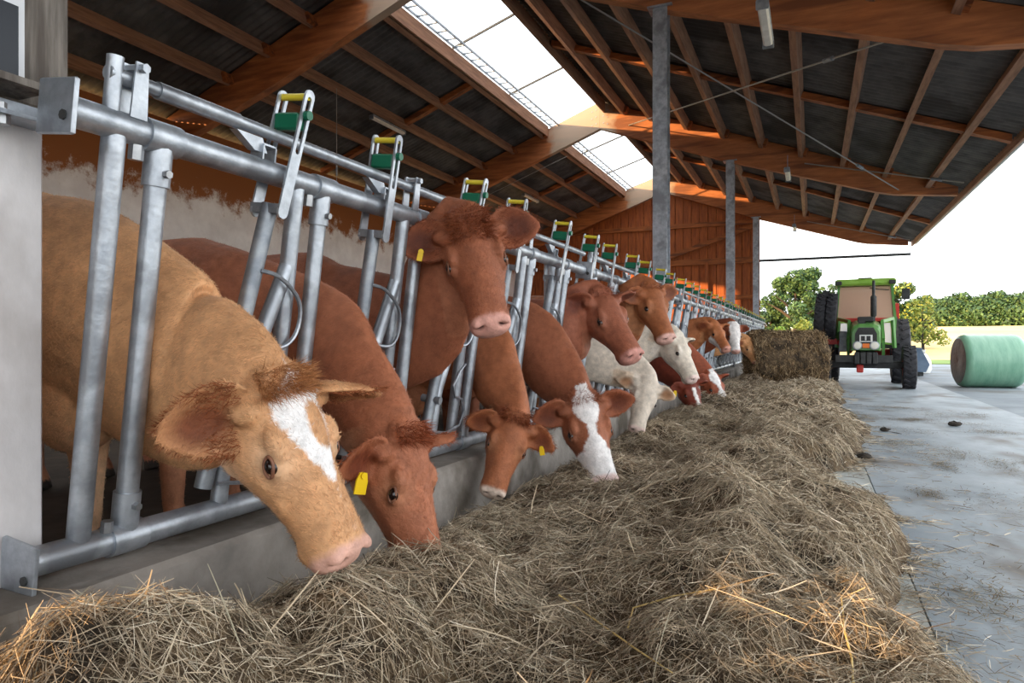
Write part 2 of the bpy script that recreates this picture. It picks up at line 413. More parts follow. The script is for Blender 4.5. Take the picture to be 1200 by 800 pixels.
    lr = obj('ladder_rungs', r, 'galv_dull', cl); lr['kind'] = 'stuff'
roof()

def frames():
    def bot(X):
        d = abs(X - RIDGE_X)
        dep = 0.85 if d < 4 else 0.85 - (d - 4) * 0.05
        return ztop(X) - dep
    names = ['nearest glulam roof frame, above the camera beside the concrete post', 'second glulam roof frame with a beam crossing the upper left of the picture',
             'third glulam roof frame, its ridge joint under the middle of the skylight', 'farthest glulam roof frame, against the plank gable wall']
    for i, y in enumerate(FRAMES):
        f = thing('roof_frame', names[i], 'roof frame', (0, y, 0), 'glulam roof frames')
        xr = [RIDGE_X, -4, -2, 0, 1.6, 2.0, 3.45]
        up = [(x, ztop(x)) for x in xr]
        lo = [(x, bot(x)) for x in xr[:-2]] + [(2.0, bot(1.9)), (3.45, ztop(3.45) - 0.22)]
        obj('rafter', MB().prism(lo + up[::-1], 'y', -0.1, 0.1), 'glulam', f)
        xl = [RIDGE_X - 0.004, -8, -10, -12, -13.2]
        up = [(x, ztop(x)) for x in xl]; lo = [(x, bot(x)) for x in xl]
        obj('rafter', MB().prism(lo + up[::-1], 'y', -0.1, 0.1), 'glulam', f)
        m = MB()
        for dx in (-0.25, -0.12, 0.12, 0.25):
            for dz in (0.2, 0.42, 0.64): m.tube([(RIDGE_X + dx, -0.115, ztop(RIDGE_X + dx) - dz), (RIDGE_X + dx, -0.1, ztop(RIDGE_X + dx) - dz)], 0.018, 6)
        obj('ridge_bolts', m, 'bolt', f)
frames()

def steel_post(y, label, w=0.23):
    f = thing('steel_post', label, 'post', (-2.2, y, 0.15), 'galvanised barn posts')
    H = 6.34 - 0.15
    m = MB().box((0, -w / 2 + 0.008, H / 2), (w, 0.014, H)).box((0, w / 2 - 0.008, H / 2), (w, 0.014, H)).box((0, 0, H / 2), (0.012, w - 0.03, H))
    obj('column', m, 'galv', f)
    obj('base_plate', MB().box((0, 0, 0.01), (w + 0.14, w + 0.14, 0.025)), 'galv_dull', f)
    obj('head_plate', MB().box((0, 0, H - 0.012), (w + 0.16, w + 0.1, 0.024)), 'galv', f)
    for a in (-1, 1):
        for c in (-1, 1): obj('anchor_bolt', MB().tube([(a * (w / 2 + .04), c * (w / 2 + .04), 0.02), (a * (w / 2 + .04), c * (w / 2 + .04), 0.06)], 0.016, 6), 'bolt', f)
steel_post(10.9, 'tall grey steel H-post that rises out of the top of the picture')
steel_post(20.9, 'grey steel H-post under the middle roof frame')
steel_post(30.8, 'grey steel H-post at the open corner of the plank gable wall')

# ------------------------------------------------------------------ walls
WLX = -13.0
def walls():
    # left long wall, with an opening added so the low sun reaches the gable
    wl = struct(thing('wall_left', 'limewashed side wall behind the cattle', 'wall')); del wl['category']
    opens = [(21.0, 26.5, 1.7, 5.4)]
    y = -9
    def seg(y0, y1, z0, z1):
        obj('wall_panel', MB().box((WLX, (y0 + y1) / 2, (z0 + z1) / 2), (0.2, y1 - y0, z1 - z0)), 'limewash', wl)
    for (a, b, z0, z1) in opens:
        seg(y, a, 0, 5.9); seg(a, b, 0, z0); seg(a, b, z1, 5.9); y = b
    seg(y, 31.3, 0, 5.9)
    # plank gable at the far end
    wb = struct(thing('wall_back', 'vertical plank gable wall at the far end of the barn', 'wall')); del wb['category']
    X = -12.9; i = 0
    Y = 31.35
    while X < -2.15:
        wd = 0.36; x0, x1 = X + 0.012, min(X + wd - 0.012, -2.08)
        dy = random.uniform(-0.008, 0.008)
        zz0, zz1 = ztop(x0), ztop(x1)
        obj('plank', MB().prism([(x0, 4.62), (x1, 4.62), (x1, zz1 - 0.02), (x0, zz0 - 0.02)], 'y', Y + dy, Y + dy + 0.03), 'plank', wb)
        obj('plank', MB().box(((x0 + x1) / 2, Y + 0.06 + dy, 2.4), (x1 - x0, 0.03, 4.5)), 'plank', wb)
        X += wd; i += 1
    obj('backing', MB().prism([(-12.9, 0.1), (-2.08, 0.1), (-2.08, ztop(-2.08) - .02), (RIDGE_X, RIDGE_Z - .02), (-12.9, ztop(-12.9) - .02)], 'y', Y + 0.1, Y + 0.14), 'timber', wb)
    for z, h in ((4.6, 0.26), (6.25, 0.2), (3.0, 0.18), (1.3, 0.18)):
        x1 = -2.1
        obj('rail', MB().box(((-12.9 + x1) / 2, Y - 0.06, z), (x1 + 12.9, 0.1, h)), 'timber', wb)
    for x in (-6.4, -9.6):
        obj('stud', MB().box((x, Y - 0.16, (ztop(x) - 0.9) / 2), (0.2, 0.1, ztop(x) - 0.9)), 'plank', wb)
    obj('stud', MB().box((-4.3, Y - 0.12, 2.3), (0.14, 0.08, 4.5)), 'plank', wb)
    obj('brace', MB().bar((-6.3, Y - 0.15, 4.75), (-2.2, Y - 0.15, 6.1), 0.09, 0.2), 'timber', wb)
    obj('gable_tie', MB().box((0.75, 31.0, 4.5), (5.6, 0.08, 0.1)), 'tr_dark', wb)
    # near gable, added unseen behind the camera to block most of the sun
    nb = struct(thing('wall_front', 'unseen timber gable added at the near end to block the sun', 'wall')); del nb['category']
    hx0, hx1, hz0, hz1 = -11.42, -10.75, 2.1, 2.75      # hatch added to let one sunbeam through onto the near hay
    obj('added_cladding', MB().box(((-12.9 + hx0) / 2, -9.05, 2.3), (hx0 + 12.9, 0.1, 4.6)), 'plank', nb)
    obj('added_cladding', MB().box(((hx0 + hx1) / 2, -9.05, hz0 / 2), (hx1 - hx0, 0.1, hz0)), 'plank', nb)
    obj('added_cladding', MB().box(((hx0 + hx1) / 2, -9.05, (hz1 + 4.6) / 2), (hx1 - hx0, 0.1, 4.6 - hz1)), 'plank', nb)
    obj('added_cladding', MB().box(((hx1 - 2.6) / 2, -9.05, 2.3), (-2.6 - hx1, 0.1, 4.6)), 'plank', nb)
    obj('added_cladding', MB().prism([(-12.9, 4.6), (3.3, 4.6), (3.3, ztop(3.3) - .02), (RIDGE_X, RIDGE_Z - .02), (-12.9, ztop(-12.9) - .02)], 'y', -9.1, -9.0), 'plank', nb)
walls()

def corner_post():
    f = thing('concrete_post', 'pale concrete post with a grey weathered timber on top, left edge of the picture', 'post', (-2.3, 1.06, 0.1))
    obj('concrete_base', MB().box((0, 0, 0.815), (0.44, 0.46, 1.63), None, 0.012), 'concrete_post', f)
    obj('timber_post', MB().box((0.0, 0.04, 4.02), (0.44, 0.53, 4.78), None, 0.01), 'weathered', f)
    b = obj('bracket', MB().box((0.235, -0.1, 1.60), (0.02, 0.6, 0.05)).box((0.27, -0.1, 1.57), (0.09, 0.6, 0.012)), 'galv', f)
    obj('bolt', MB().lathe([(0, -.03), (.022, -.03), (.022, .012), (.014, .012), (.014, .03), (0, .03)], (0.28, 0.08, 1.57), (0, 0, 1), 6), 'bolt', b)
    # little framed pane fixed to the timber
    t = thing('framed_panel', 'small dark glass panel in a pale frame fixed to the weathered timber post', 'panel', (-2.062, 1.11, 1.80))
    obj('frame', MB().box((0.012, -0.2, 0.2), (0.028, 0.6, 0.46)), 'glass_frame', t)
    for z in (0.085, 0.31): obj('pane', MB().box((0.028, -0.2, z), (0.01, 0.56, 0.2)), 'dark_glass', t)
    obj('shelf', MB().box((0.05, -0.2, -0.05), (0.14, 0.62, 0.02)), 'weathered', t)
corner_post()

# ------------------------------------------------------------------ headlock feed fence
FVEC = Vector((0.165, 0, 1.255)); FLEN = FVEC.length; FV = FVEC.normalized(); FN = Vector((FV.z, 0, -FV.x))
FO = Vector((-2.02, 0, 0.425))
def F(Y, v, n=0.0): return FO + FV * v + FN * n + Vector((0, Y, 0))
PITCH = 0.765
T0 = 1.5
R_MAIN, R_POST = 0.043, 0.033

def slot_plate(mb, a, b, n, w=0.05, t=0.009):
    """slotted flat bar with rounded ends from (Y,v) a to b at normal offset n"""
    a = Vector(a); b = Vector(b); d = b - a; L = d.length; d.normalize(); s = Vector((-d.y, d.x))
    def ring(hw, lo, hi, k=6):
        p = []
        for j in range(k + 1):
            q = math.pi * j / k; p.append(a + d * (hi + math.sin(q) * hw) + s * math.cos(q) * hw)
        for j in range(k + 1):
            q = math.pi + math.pi * j / k; p.append(a + d * (lo + math.sin(q) * hw) + s * math.cos(q) * hw)
        return p
    def holeplate(lo, hi, ilo, ihi):
        o = ring(w / 2, lo, hi); i = ring(w * 0.22, ilo, ihi); m = len(o)
        vs = [F(p.x, p.y, n - t / 2) for p in o] + [F(p.x, p.y, n + t / 2) for p in o] + [F(p.x, p.y, n - t / 2) for p in i] + [F(p.x, p.y, n + t / 2) for p in i]
        fs = []
        for q in range(m):
            r = (q + 1) % m
            fs += [(q, r, m + r, m + q), (2 * m + r, 2 * m + q, 3 * m + q, 3 * m + r), (m + q, m + r, 3 * m + r, 3 * m + q), (r, q, 2 * m + q, 2 * m + r)]
        mb.add(vs, fs)
    holeplate(w / 2, L - w / 2, L * 0.52, L - w * 0.75)
    return mb

def unit_meshes():
    """all parts of one feeding place, built around T-post at Y=0"""
    U = {}
    def mk(name, mb, m, sm=True):
        me = mb.mesh(name, sm); me.materials.append(MATS[m]); U[name] = me
    mk('post', MB().tube([F(0, 0.03), F(0, FLEN - 0.03)], R_POST, 14), 'galv')
    mk('inner_post', MB().tube([F(-0.15, 0.03), F(-0.15, FLEN - 0.03)], R_POST, 14), 'galv')
    for v, s, nm in ((FLEN, -1, 'top'), (0, 1, 'low')):
        c = MB().tube([F(0, v + s * 0.02), F(0, v + s * 0.15)], R_POST + 0.008, 14)
        c.tube([F(-0.06, v), F(0.06, v)], R_MAIN + 0.008, 16)
        mk('tee_clamp_' + nm, c, 'galv')
    mk('clamp_bolt_0', MB().tube([F(0.0, FLEN - 0.11, R_POST), F(0, FLEN - 0.11, R_POST + 0.025)], 0.013, 6), 'bolt')
    mk('clamp_bolt_1', MB().tube([F(0.0, 0.11, R_POST), F(0, 0.11, R_POST + 0.025)], 0.013, 6), 'bolt')
    mk('clamp_bolt_2', MB().tube([F(-0.075, FLEN - 0.04), F(-0.075, FLEN - 0.085)], 0.022, 6), 'bolt')
    mk('clamp_bolt_3', MB().tube([F(-0.075, 0.04, 0.02), F(-0.075, 0.075, 0.02)], 0.018, 6), 'bolt')
    # brace carrying the pivot of the swing bar
    mk('brace', MB().tube([F(-0.155, 0.93), F(-0.27, 0.62), F(-0.37, 0.36), F(-0.385, 0.28), F(-0.385, 0.0)], [R_POST * 0.95] * 5, 12), 'galv')
    mk('lower_guard', MB().tube([F(-0.16, 0.50, 0.05), F(-0.24, 0.46, 0.06), F(-0.30, 0.38, 0.06), F(-0.26, 0.31, 0.06), F(-0.17, 0.29, 0.06), F(-0.13, 0.22, 0.06), F(-0.17, 0.13, 0.06), F(-0.30, 0.10, 0.05), F(-0.44, 0.12, 0.04)], 0.008, 7), 'galv')
    # support of the thin control pipe
    s = MB()
    for n in (-0.03, 0.03):
        s.add([F(-0.13, FLEN + 0.03, n), F(-0.075, FLEN + 0.03, n), F(-0.085, FLEN + 0.19, n), F(-0.125, FLEN + 0.19, n),
               F(-0.13, FLEN + 0.03, n + 0.007), F(-0.075, FLEN + 0.03, n + 0.007), F(-0.085, FLEN + 0.19, n + 0.007), F(-0.125, FLEN + 0.19, n + 0.007)],
              [(0, 1, 2, 3), (7, 6, 5, 4), (0, 4, 5, 1), (1, 5, 6, 2), (2, 6, 7, 3), (3, 7, 4, 0)])
    s.tube([F(-0.105, FLEN + 0.175, -0.04), F(-0.105, FLEN + 0.175, 0.055)], 0.014, 6)
    mk('pipe_support', s, 'galv')
    # catch wedge on the control pipe and stop on the rail
    q = MB()
    q.add([F(0.28, FLEN + 0.11, -0.018), F(0.40, FLEN + 0.11, -0.018), F(0.43, FLEN + 0.06, -0.018), F(0.37, FLEN + 0.06, -0.018),
           F(0.28, FLEN + 0.11, 0.018), F(0.40, FLEN + 0.11, 0.018), F(0.43, FLEN + 0.06, 0.018), F(0.37, FLEN + 0.06, 0.018)],
          [(3, 2, 1, 0), (4, 5, 6, 7), (0, 1, 5, 4), (1, 2, 6, 5), (2, 3, 7, 6), (3, 0, 4, 7)])
    mk('catch_wedge', q, 'galv', False)
    h = MB()
    pa = [F(0.40, FLEN + 0.035), F(0.40, FLEN + 0.085), F(0.46, FLEN + 0.085), F(0.46, FLEN + 0.035)]
    for a_, b_ in zip(pa[:-1], pa[1:]): h.bar(a_, b_, 0.06, 0.007, up=(0, 1, 0) if abs((b_ - a_).y) < 0.01 else (0, 0, 1))
    mk('rail_stop', h, 'galv', False)
    # swing bar in its two states; local origin is the T-post line
    for st, (yb, vb, yt, vt) in {'open': (-0.43, 0.30, -0.275, 1.17), 'shut': (-0.42, 0.30, -0.375, 1.17)}.items():
        k = (yt - yb) / (vt - vb)
        def P(v, n=0.0, dy=0.0): return F(yb + k * (v - vb) + dy, v, n)
        def Q(v): return (yb + k * (v - vb), v)
        m = MB().tube([P(0.10, 0.0), P(1.15, 0.0)], R_POST * 0.95, 14)
        m.tube([P(0.30, -0.06), P(0.30, 0.06)], 0.022, 10)
        mk('swing_bar_' + st, m, 'galv_dull')
        for nm, n in (('front', 0.068), ('back', -0.062)):
            mk('lock_plate_%s_%s' % (nm, st), slot_plate(MB(), Q(1.10), Q(1.60), n), 'galv', False)
        u = MB().bar(P(1.135, -0.07), P(1.135, 0.07), 0.05, 0.035, up=FV)
        mk('lock_foot_' + st, u, 'galv_dull', False)
        g = MB().bar(P(1.475, -0.058), P(1.475, 0.058), 0.042, 0.066, up=FV, ch=0.008)
        g.tube([P(1.50, 0.07), P(1.50, 0.092)], 0.018, 10)
        mk('lock_block_' + st, g, 'green_plastic', False)
        mk('lock_pin_' + st, MB().tube([P(1.575, -0.064), P(1.575, 0.064)], 0.014, 10), 'yellow_plastic')
        w_ = [P(0.90, 0.03), P(0.885, 0.05, 0.08), P(0.82, 0.055, 0.19), P(0.75, 0.055, 0.235), P(0.67, 0.055, 0.235), P(0.62, 0.055, 0.19), P(0.615, 0.05, 0.11), P(0.64, 0.03, 0.0)]
        sm = []
        for i in range(len(w_) - 1):
            p0, p1, p2, p3 = w_[max(i - 1, 0)], w_[i], w_[i + 1], w_[min(i + 2, len(w_) - 1)]
            for t in (0, 0.33, 0.66):
                sm.append(0.5 * ((2 * p1) + (p2 - p0) * t + (2 * p0 - 5 * p1 + 4 * p2 - p3) * t * t + (3 * p1 - p0 - 3 * p2 + p3) * t ** 3))
        sm.append(w_[-1])
        mk('neck_guard_' + st, MB().tube(sm, 0.0085, 8), 'galv')
    return U

def fence():
    U = unit_meshes()
    states = ['end', 'open', 'shut', 'open', 'shut', 'open', 'open', 'shut', 'open', 'shut', 'open', 'shut']
    n_tot = 38; per = 6
    words = ['nearest galvanised headlock panel, joined to the pale concrete post', 'second galvanised headlock panel from the concrete post',
             'third galvanised headlock panel, ending near the tall steel post', 'fourth galvanised headlock panel, just beyond the tall steel post',
             'fifth galvanised headlock panel, far down the row', 'sixth galvanised headlock panel, near the middle steel post', 'farthest galvanised headlock panel, by the plank gable']
    k = 0; pi = 0
    while k < n_tot:
        cnt = min(per, n_tot - k)
        y0 = T0 + k * PITCH - 0.325; y1 = y0 + cnt * PITCH - 0.03
        p = thing('headlock_panel', words[pi], 'feed fence', (0, 0, 0), 'headlock panels of the feed fence')
        p.location = F(y0, 0); off = -F(y0, 0)
        def part(nm, me, Y, parent=p):
            o = link(nm, me, None, parent); o.location = (off + Vector((0, Y, 0))) if parent is p else (0, 0, 0); return o
        def own(nm, mb, m, sm=True):
            o = obj(nm, mb, m, p, sm); o.location = off; return o
        own('top_rail', MB().tube([F(y0, FLEN), F(y1, FLEN)], R_MAIN, 18), 'galv')
        own('bottom_rail', MB().tube([F(y0, 0), F(y1, 0)], R_MAIN, 18), 'galv')
        own('control_pipe', MB().tube([F(y0 + 0.14, FLEN + 0.14), F(y1, FLEN + 0.14)], 0.022, 12), 'galv')
        own('pipe_sleeve', MB().tube([F(y0 + 0.3, FLEN + 0.14), F(y0 + 0.62, FLEN + 0.14)], 0.027, 12), 'galv')
        for v in (0, FLEN):
            fl = MB().box((0, 0, 0), (0.15, 0.014, 0.15), Matrix((FN, Vector((0, 1, 0)), FV)).transposed(), 0.004)
            fo = own('end_flange', fl, 'galv', False); fo.location = off + F(y0 + 0.004, v, 0.012)
            bo = MB().tube([(0.035, -0.012, -0.03), (0.035, 0.012, -0.03)], 0.014, 8)
            obj('flange_hole', bo, 'tr_dark', fo)
        own('end_tube', MB().tube([F(y0 + 0.16, FLEN), F(y0 + 0.16, FLEN + 0.19)], 0.024, 10), 'galv')
        for j in range(cnt):
            Y = T0 + (k + j) * PITCH
            st = states[(k + j) % len(states)] if k + j else 'end'
            if k + j and st == 'end': st = 'open'
            for nm in ('post', 'inner_post', 'tee_clamp_top', 'tee_clamp_low'): part('tee_clamp' if nm.startswith('tee') else 'post', U[nm], Y)
            if k + j < 10:
                for q in range(4): part('clamp_bolt', U['clamp_bolt_%d' % q], Y)
            if j % 2 == 0: part('pipe_support', U['pipe_support'], Y)
            if j < cnt - 1: 
                part('catch_wedge', U['catch_wedge'], Y); part('rail_stop', U['rail_stop'], Y)
            if st == 'end': continue
            part('brace', U['brace'], Y); part('lower_guard', U['lower_guard'], Y)
            sb = part('swing_bar', U['swing_bar_' + st], Y)
            for nm in ('lock_plate_front', 'lock_plate_back', 'lock_foot', 'lock_block', 'lock_pin', 'neck_guard'):
                me = U['%s_%s' % (nm, st)]
                part('lock_plate' if nm.startswith('lock_plate') else nm, me, Y, sb)
        if pi > 0:
            g = thing('panel_post', ['', 'round galvanised stub post between the first and second headlock panels', 'round galvanised stub post between the second and third headlock panels',
                'round galvanised stub post between the third and fourth headlock panels', 'round galvanised stub post between the fourth and fifth headlock panels',
                'round galvanised stub post between the fifth and sixth headlock panels', 'round galvanised stub post between the sixth and farthest headlock panels'][pi], 'post', (-2.14, y0 - 0.03, 0.15), 'stub posts carrying the fence')
            obj('tube', MB().tube([(0, 0, 0), (0, 0, 1.66)], 0.065, 16), 'galv', g, True)
            obj('cap', MB().lathe([(0.068, 1.64), (0.068, 1.665), (0.05, 1.68), (0, 1.685)], (0, 0, 0), (0, 0, 1), 16), 'galv', g, True)
            obj('foot_plate', MB().box((0, 0, 0.01), (0.2, 0.2, 0.02)), 'galv_dull', g)
        k += cnt; pi += 1
fence()

# ------------------------------------------------------------------ cattle
def ring_pts(c, up, side, hu, hs, ft=1.0, fb=1.0, n=20, pu=0.85, ps=0.8):
    out = []
    for k in range(n):
        a = 2 * math.pi * k / n; cs, sn = math.cos(a), math.sin(a)
        v = math.copysign(abs(sn) ** pu, sn); l = math.copysign(abs(cs) ** ps, cs)
        f = 1 + ((ft - 1) * max(sn, 0) ** 1.3 if sn > 0 else (fb - 1) * (-sn) ** 1.3)
        out.append(c + up * (hu * v) + side * (hs * l * f))
    return out
def loft(mb, rings):
    n = len(rings[0]); vs = [p for r in rings for p in r]; fs = []
    for i in range(len(rings) - 1):
        for k in range(n):
            q = (k + 1) % n; fs.append((i * n + k, i * n + q, (i + 1) * n + q, (i + 1) * n + k))
    fs.append(tuple(range(n - 1, -1, -1))); fs.append(tuple((len(rings) - 1) * n + k for k in range(n)))
    mb.add(vs, fs)
def cat(p0, p1, p2, p3, t):
    return 0.5 * ((2 * p1) + (p2 - p0) * t + (2 * p0 - 5 * p1 + 4 * p2 - p3) * t * t + (3 * p1 - p0 - 3 * p2 + p3) * t ** 3)

# head outline: f along the head, top and bottom in u, half width, top and bottom narrowing
HEAD = [(-0.05, -0.05, -0.17, 0.058, 0.9, 0.9), (-0.02, -0.012, -0.22, 0.092, 0.85, 0.8), (0.02, 0.006, -0.26, 0.111, 0.86, 0.7), (0.07, 0.015, -0.288, 0.124, 0.86, 0.62),
        (0.12, 0.017, -0.3, 0.134, 0.78, 0.56), (0.165, 0.013, -0.295, 0.139, 0.68, 0.52), (0.21, 0.007, -0.276, 0.134, 0.62, 0.5), (0.26, 0.003, -0.252, 0.115, 0.62, 0.52),
        (0.31, 0, -0.228, 0.098, 0.7, 0.56), (0.36, -0.002, -0.208, 0.089, 0.74, 0.6), (0.41, -0.005, -0.194, 0.085, 0.8, 0.66), (0.45, -0.009, -0.187, 0.087, 0.84, 0.7),
        (0.485, -0.015, -0.182, 0.09, 0.84, 0.7), (0.51, -0.027, -0.172, 0.083, 0.82, 0.72), (0.526, -0.048, -0.152, 0.063, 0.8, 0.75), (0.533, -0.072, -0.128, 0.039, 0.8, 0.8)]

FLOOR_Z = 0.15
def cow(spec):
    P = spec['poll']; Nn = spec['nose']; dv = Nn - P; s = dv.length / 0.535
    if 'hs' in spec: s = spec['hs']
    f = dv.normalized(); u = Vector(spec['face']); u = (u - f * u.dot(f)).normalized(); r = f.cross(u)   # r: the animal's right
    # nose tip lies a little under the top line
    def H(a, b, c): return P + (f * a + u * b + r * c) * s            # head space -> world
    mb = MB()
    rings = []
    for (a, t, b_, hw, ft, fb) in HEAD:
        rings.append(ring_pts(H(a, (t + b_) / 2, 0), u, r, (t - b_) / 2 * s, hw * s, ft, fb, 22))
    loft(mb, rings)
    Rh = Matrix((f, u, r)).transposed()
    def el(a, b, c, ra, rb, rc): mb.ell(H(a, b, c), (ra * s, rb * s, rc * s), Rh, 12, 8)
    el(0.0, -0.03, 0, 0.062, 0.052, 0.096)
    for q in (-1, 1):
        el(0.170, -0.034, q * 0.102, 0.050, 0.026, 0.022)      # brow
        el(0.215, -0.070, q * 0.108, 0.040, 0.030, 0.022)      # orbit
        el(0.13, -0.180, q * 0.082, 0.085, 0.090, 0.036)      # cheek
        el(0.28, -0.115, q * 0.084, 0.08, 0.030, 0.020)       # cheek bone
        el(0.500, -0.056, q * 0.057, 0.030, 0.030, 0.026)     # nostril wing
        el(0.455, -0.135, q * 0.058, 0.045, 0.036, 0.024)     # upper lip
    el(0.506, -0.10, 0, 0.032, 0.050, 0.062)
    el(0.465, -0.178, 0, 0.045, 0.024, 0.048)
    # ears
    thick = max(0.010, spec['vox'] * 1.15)
    ears = []
    for q, ev in ((1, spec['ear_r']), (-1, spec['ear_l'])):
        root = H(0.062, -0.056, q * 0.112)
        d = (f * ev[0] + u * ev[1] + r * q * ev[2]).normalized()
        op = (f * ev[3] + u * ev[4] + r * q * ev[5]); op = (op - d * op.dot(d)).normalized()   # direction the cup opens to
        sd = d.cross(op); L = spec.get('elen', 0.215) * s; nA = 8
        lay = []
        for side in (0, 1):
            for i in range(9):
                t = i / 8.0
                wdt = spec.get('ew', 0.086) * s * (math.sin(math.pi * (0.17 + 0.80 * t ** 0.85)) ** 0.75)
                if i == 8: wdt = 0.012 * s
                cup = (1.15 - 0.45 * t)
                for k in range(nA + 1):
                    a = (k / nA - 0.5) * 2 * cup
                    base = root + d * (L * (t - 0.06)) + sd * (wdt * math.sin(a) / math.sin(min(cup, 1.5))) - op * (wdt * 0.75 * (math.cos(a) - math.cos(cup)))
                    nrm = (op * math.cos(a) - sd * math.sin(a) * 0.6).normalized()
                    lay.append(base + nrm * (thick * s * (0.75 if side == 0 else -0.75)))
        m1 = 9 * (nA + 1); fs = []
        for i in range(8):
            for k in range(nA):
                a_ = i * (nA + 1) + k; b_ = a_ + nA + 1
                fs.append((a_, a_ + 1, b_ + 1, b_)); fs.append((m1 + a_, m1 + b_, m1 + b_ + 1, m1 + a_ + 1))
            for k in (0, nA):
                a_ = i * (nA + 1) + k; b_ = a_ + nA + 1
                fs.append((a_, b_, m1 + b_, m1 + a_) if k == 0 else (b_, a_, m1 + a_, m1 + b_))
        for i in (0, 8):
            for k in range(nA):
                a_ = i * (nA + 1) + k; fs.append((a_, m1 + a_, m1 + a_ + 1, a_ + 1) if i == 0 else (a_ + 1, m1 + a_ + 1, m1 + a_, a_))
        mb.add(lay, fs)
        mb.tube([H(0.065, -0.065, q * 0.075), root + d * 0.01 * s, root + d * 0.05 * s], [0.045 * s, 0.036 * s, 0.020 * s], 10)
        ears.append((root, d, op, sd, L))
    # trunk and neck
    b = spec.get('size', 1.0); Yb = spec['body_y']; top = spec.get('top', 1.56); x0 = spec.get('bx', -2.42)
    skew = spec.get('skew', 0.0)
    def B(dx, z): return Vector((x0 - dx * b, Yb - dx * skew, z))
    drop = spec.get('drop', 0.0)
    body = [(2.12, top - 0.40, 0.14, 0.13), (2.02, top - 0.39, 0.29, 0.23), (1.80, top - 0.39, 0.36, 0.28), (1.45, top - 0.43, 0.42, 0.345), (1.05, top - 0.46, 0.455, 0.36),
            (0.65, top - 0.455, 0.45, 0.315), (0.30, top - 0.46, 0.455, 0.27), (0.05, top - 0.47 - drop * 0.5, spec.get('nb', 0.38), 0.215)]
    chain = [(B(dx, z), hh * b ** 0.3, hw * b ** 0.3, Vector((0, 0, 1))) for dx, z, hh, hw in body]
    nk = spec['neck']; chain.append((nk[0], nk[1], nk[2], None))
    e0 = H(-0.03, -0.145, 0)
    k_ = spec.get('mid', 0.55); chain.append((nk[0].lerp(e0, k_) + Vector((0, 0, spec.get('arch', 0.02))), nk[1] * (1 - k_) + 0.17 * s * k_, nk[2] * (1 - k_) + 0.108 * s * k_, None))
    chain.append((e0, 0.165 * s, 0.102 * s, 'h'))
    chain.append((H(0.09, -0.15, 0), 0.125 * s, 0.088 * s, 'h'))
    pts = [c[0] for c in chain]; rings = []; nC = len(chain)
    sideprev = None
    for i in range(nC - 1):
        steps = 5
        for j in range(steps + (1 if i == nC - 2 else 0)):
            t = j / steps; a = [max(i - 1, 0), i, i + 1, min(i + 2, nC - 1)]
            c = cat(*[pts[k] for k in a], t); c2 = cat(*[pts[k] for k in a], min(t + 0.05, 1.0)); c1 = cat(*[pts[k] for k in a], max(t - 0.05, 0))
            tg = (c2 - c1).normalized()
            hh = cat(*[chain[k][1] for k in a], t); hw = cat(*[chain[k][2] for k in a], t)
            up = Vector((0, 0, 1)) + Vector((0.35, 0, 0)) * max(0, -tg.z)
            blend = 0.0
            if chain[i + 1][3] == 'h': blend = t if chain[i][3] != 'h' else 1.0
            upd = (up - tg * up.dot(tg)).normalized()
            hu_ = u * 0.9 - f * 0.35; hu_ = (hu_ - tg * hu_.dot(tg)).normalized()
            upd = (upd * (1 - blend) + hu_ * blend); upd = (upd - tg * upd.dot(tg)).normalized()
            sd = tg.cross(upd)
            isneck = i >= 7
            rings.append(ring_pts(c, upd, sd, hh, hw, 0.62 if isneck else 0.78, 0.62 if isneck else 0.8, 24, 0.9, 0.85))
    loft(mb, rings)
    # brisket, legs, tail
    mb.ell(B(0.12, top - 0.80), (0.22, 0.14, 0.20))
    for q in (-1, 1):
        y = q * 0.17
        def L_(dx, dy, z): return B(dx, z) + Vector((0, dy, 0))
        mb.tube([L_(0.28, y, top - 0.55), L_(0.34, y * 1.1, top - 0.78), L_(0.30, y, FLOOR_Z + 0.42), L_(0.30, y, FLOOR_Z + 0.36), L_(0.30, y, FLOOR_Z + 0.14), L_(0.27, y, FLOOR_Z + 0.075), L_(0.25, y, FLOOR_Z + 0.005)],
                [0.15, 0.125, 0.068, 0.062, 0.046, 0.056, 0.066], 12)
        y = q * 0.18
        mb.tube([L_(1.85, y, top - 0.45), L_(1.68, y * 1.1, top - 0.75), L_(1.80, y, FLOOR_Z + 0.60), L_(1.94, y, FLOOR_Z + 0.50), L_(1.90, y, FLOOR_Z + 0.38), L_(1.88, y, FLOOR_Z + 0.14), L_(1.85, y, FLOOR_Z + 0.075), L_(1.83, y, FLOOR_Z + 0.005)],
                [0.22, 0.165, 0.085, 0.066, 0.052, 0.046, 0.056, 0.064], 12)
    mb.tube([B(2.05, top - 0.14), B(2.17, top - 0.2), B(2.2, top - 0.5), B(2.18, top - 0.9), B(2.17, top - 1.0), B(2.17, top - 1.15)], [0.045, 0.035, 0.022, 0.02, 0.045, 0.02], 8)
    # one skin
    tmp = bpy.data.objects.new('tmp', mb.mesh('tmp')); COL.objects.link(tmp)
    rm = tmp.modifiers.new('r', 'REMESH'); rm.mode = 'VOXEL'; rm.voxel_size = spec['vox'] * 1.12
    sm = tmp.modifiers.new('s', 'SMOOTH'); sm.factor = 0.5; sm.iterations = spec.get('smooth', 7)
    dg = bpy.context.evaluated_depsgraph_get(); dg.update()
    me = bpy.data.meshes.new_from_object(tmp.evaluated_get(dg))
    old = tmp.data; bpy.data.objects.remove(tmp); bpy.data.meshes.remove(old)
    # thin out the hindquarters, which stay behind the fence
    n = len(me.vertices); V = np.empty(n * 3, np.float32); me.vertices.foreach_get('co', V); V = V.reshape(-1, 3)
    tmp = bpy.data.objects.new('tmp', me); COL.objects.link(tmp); vg = tmp.vertex_groups.new(name='rear')
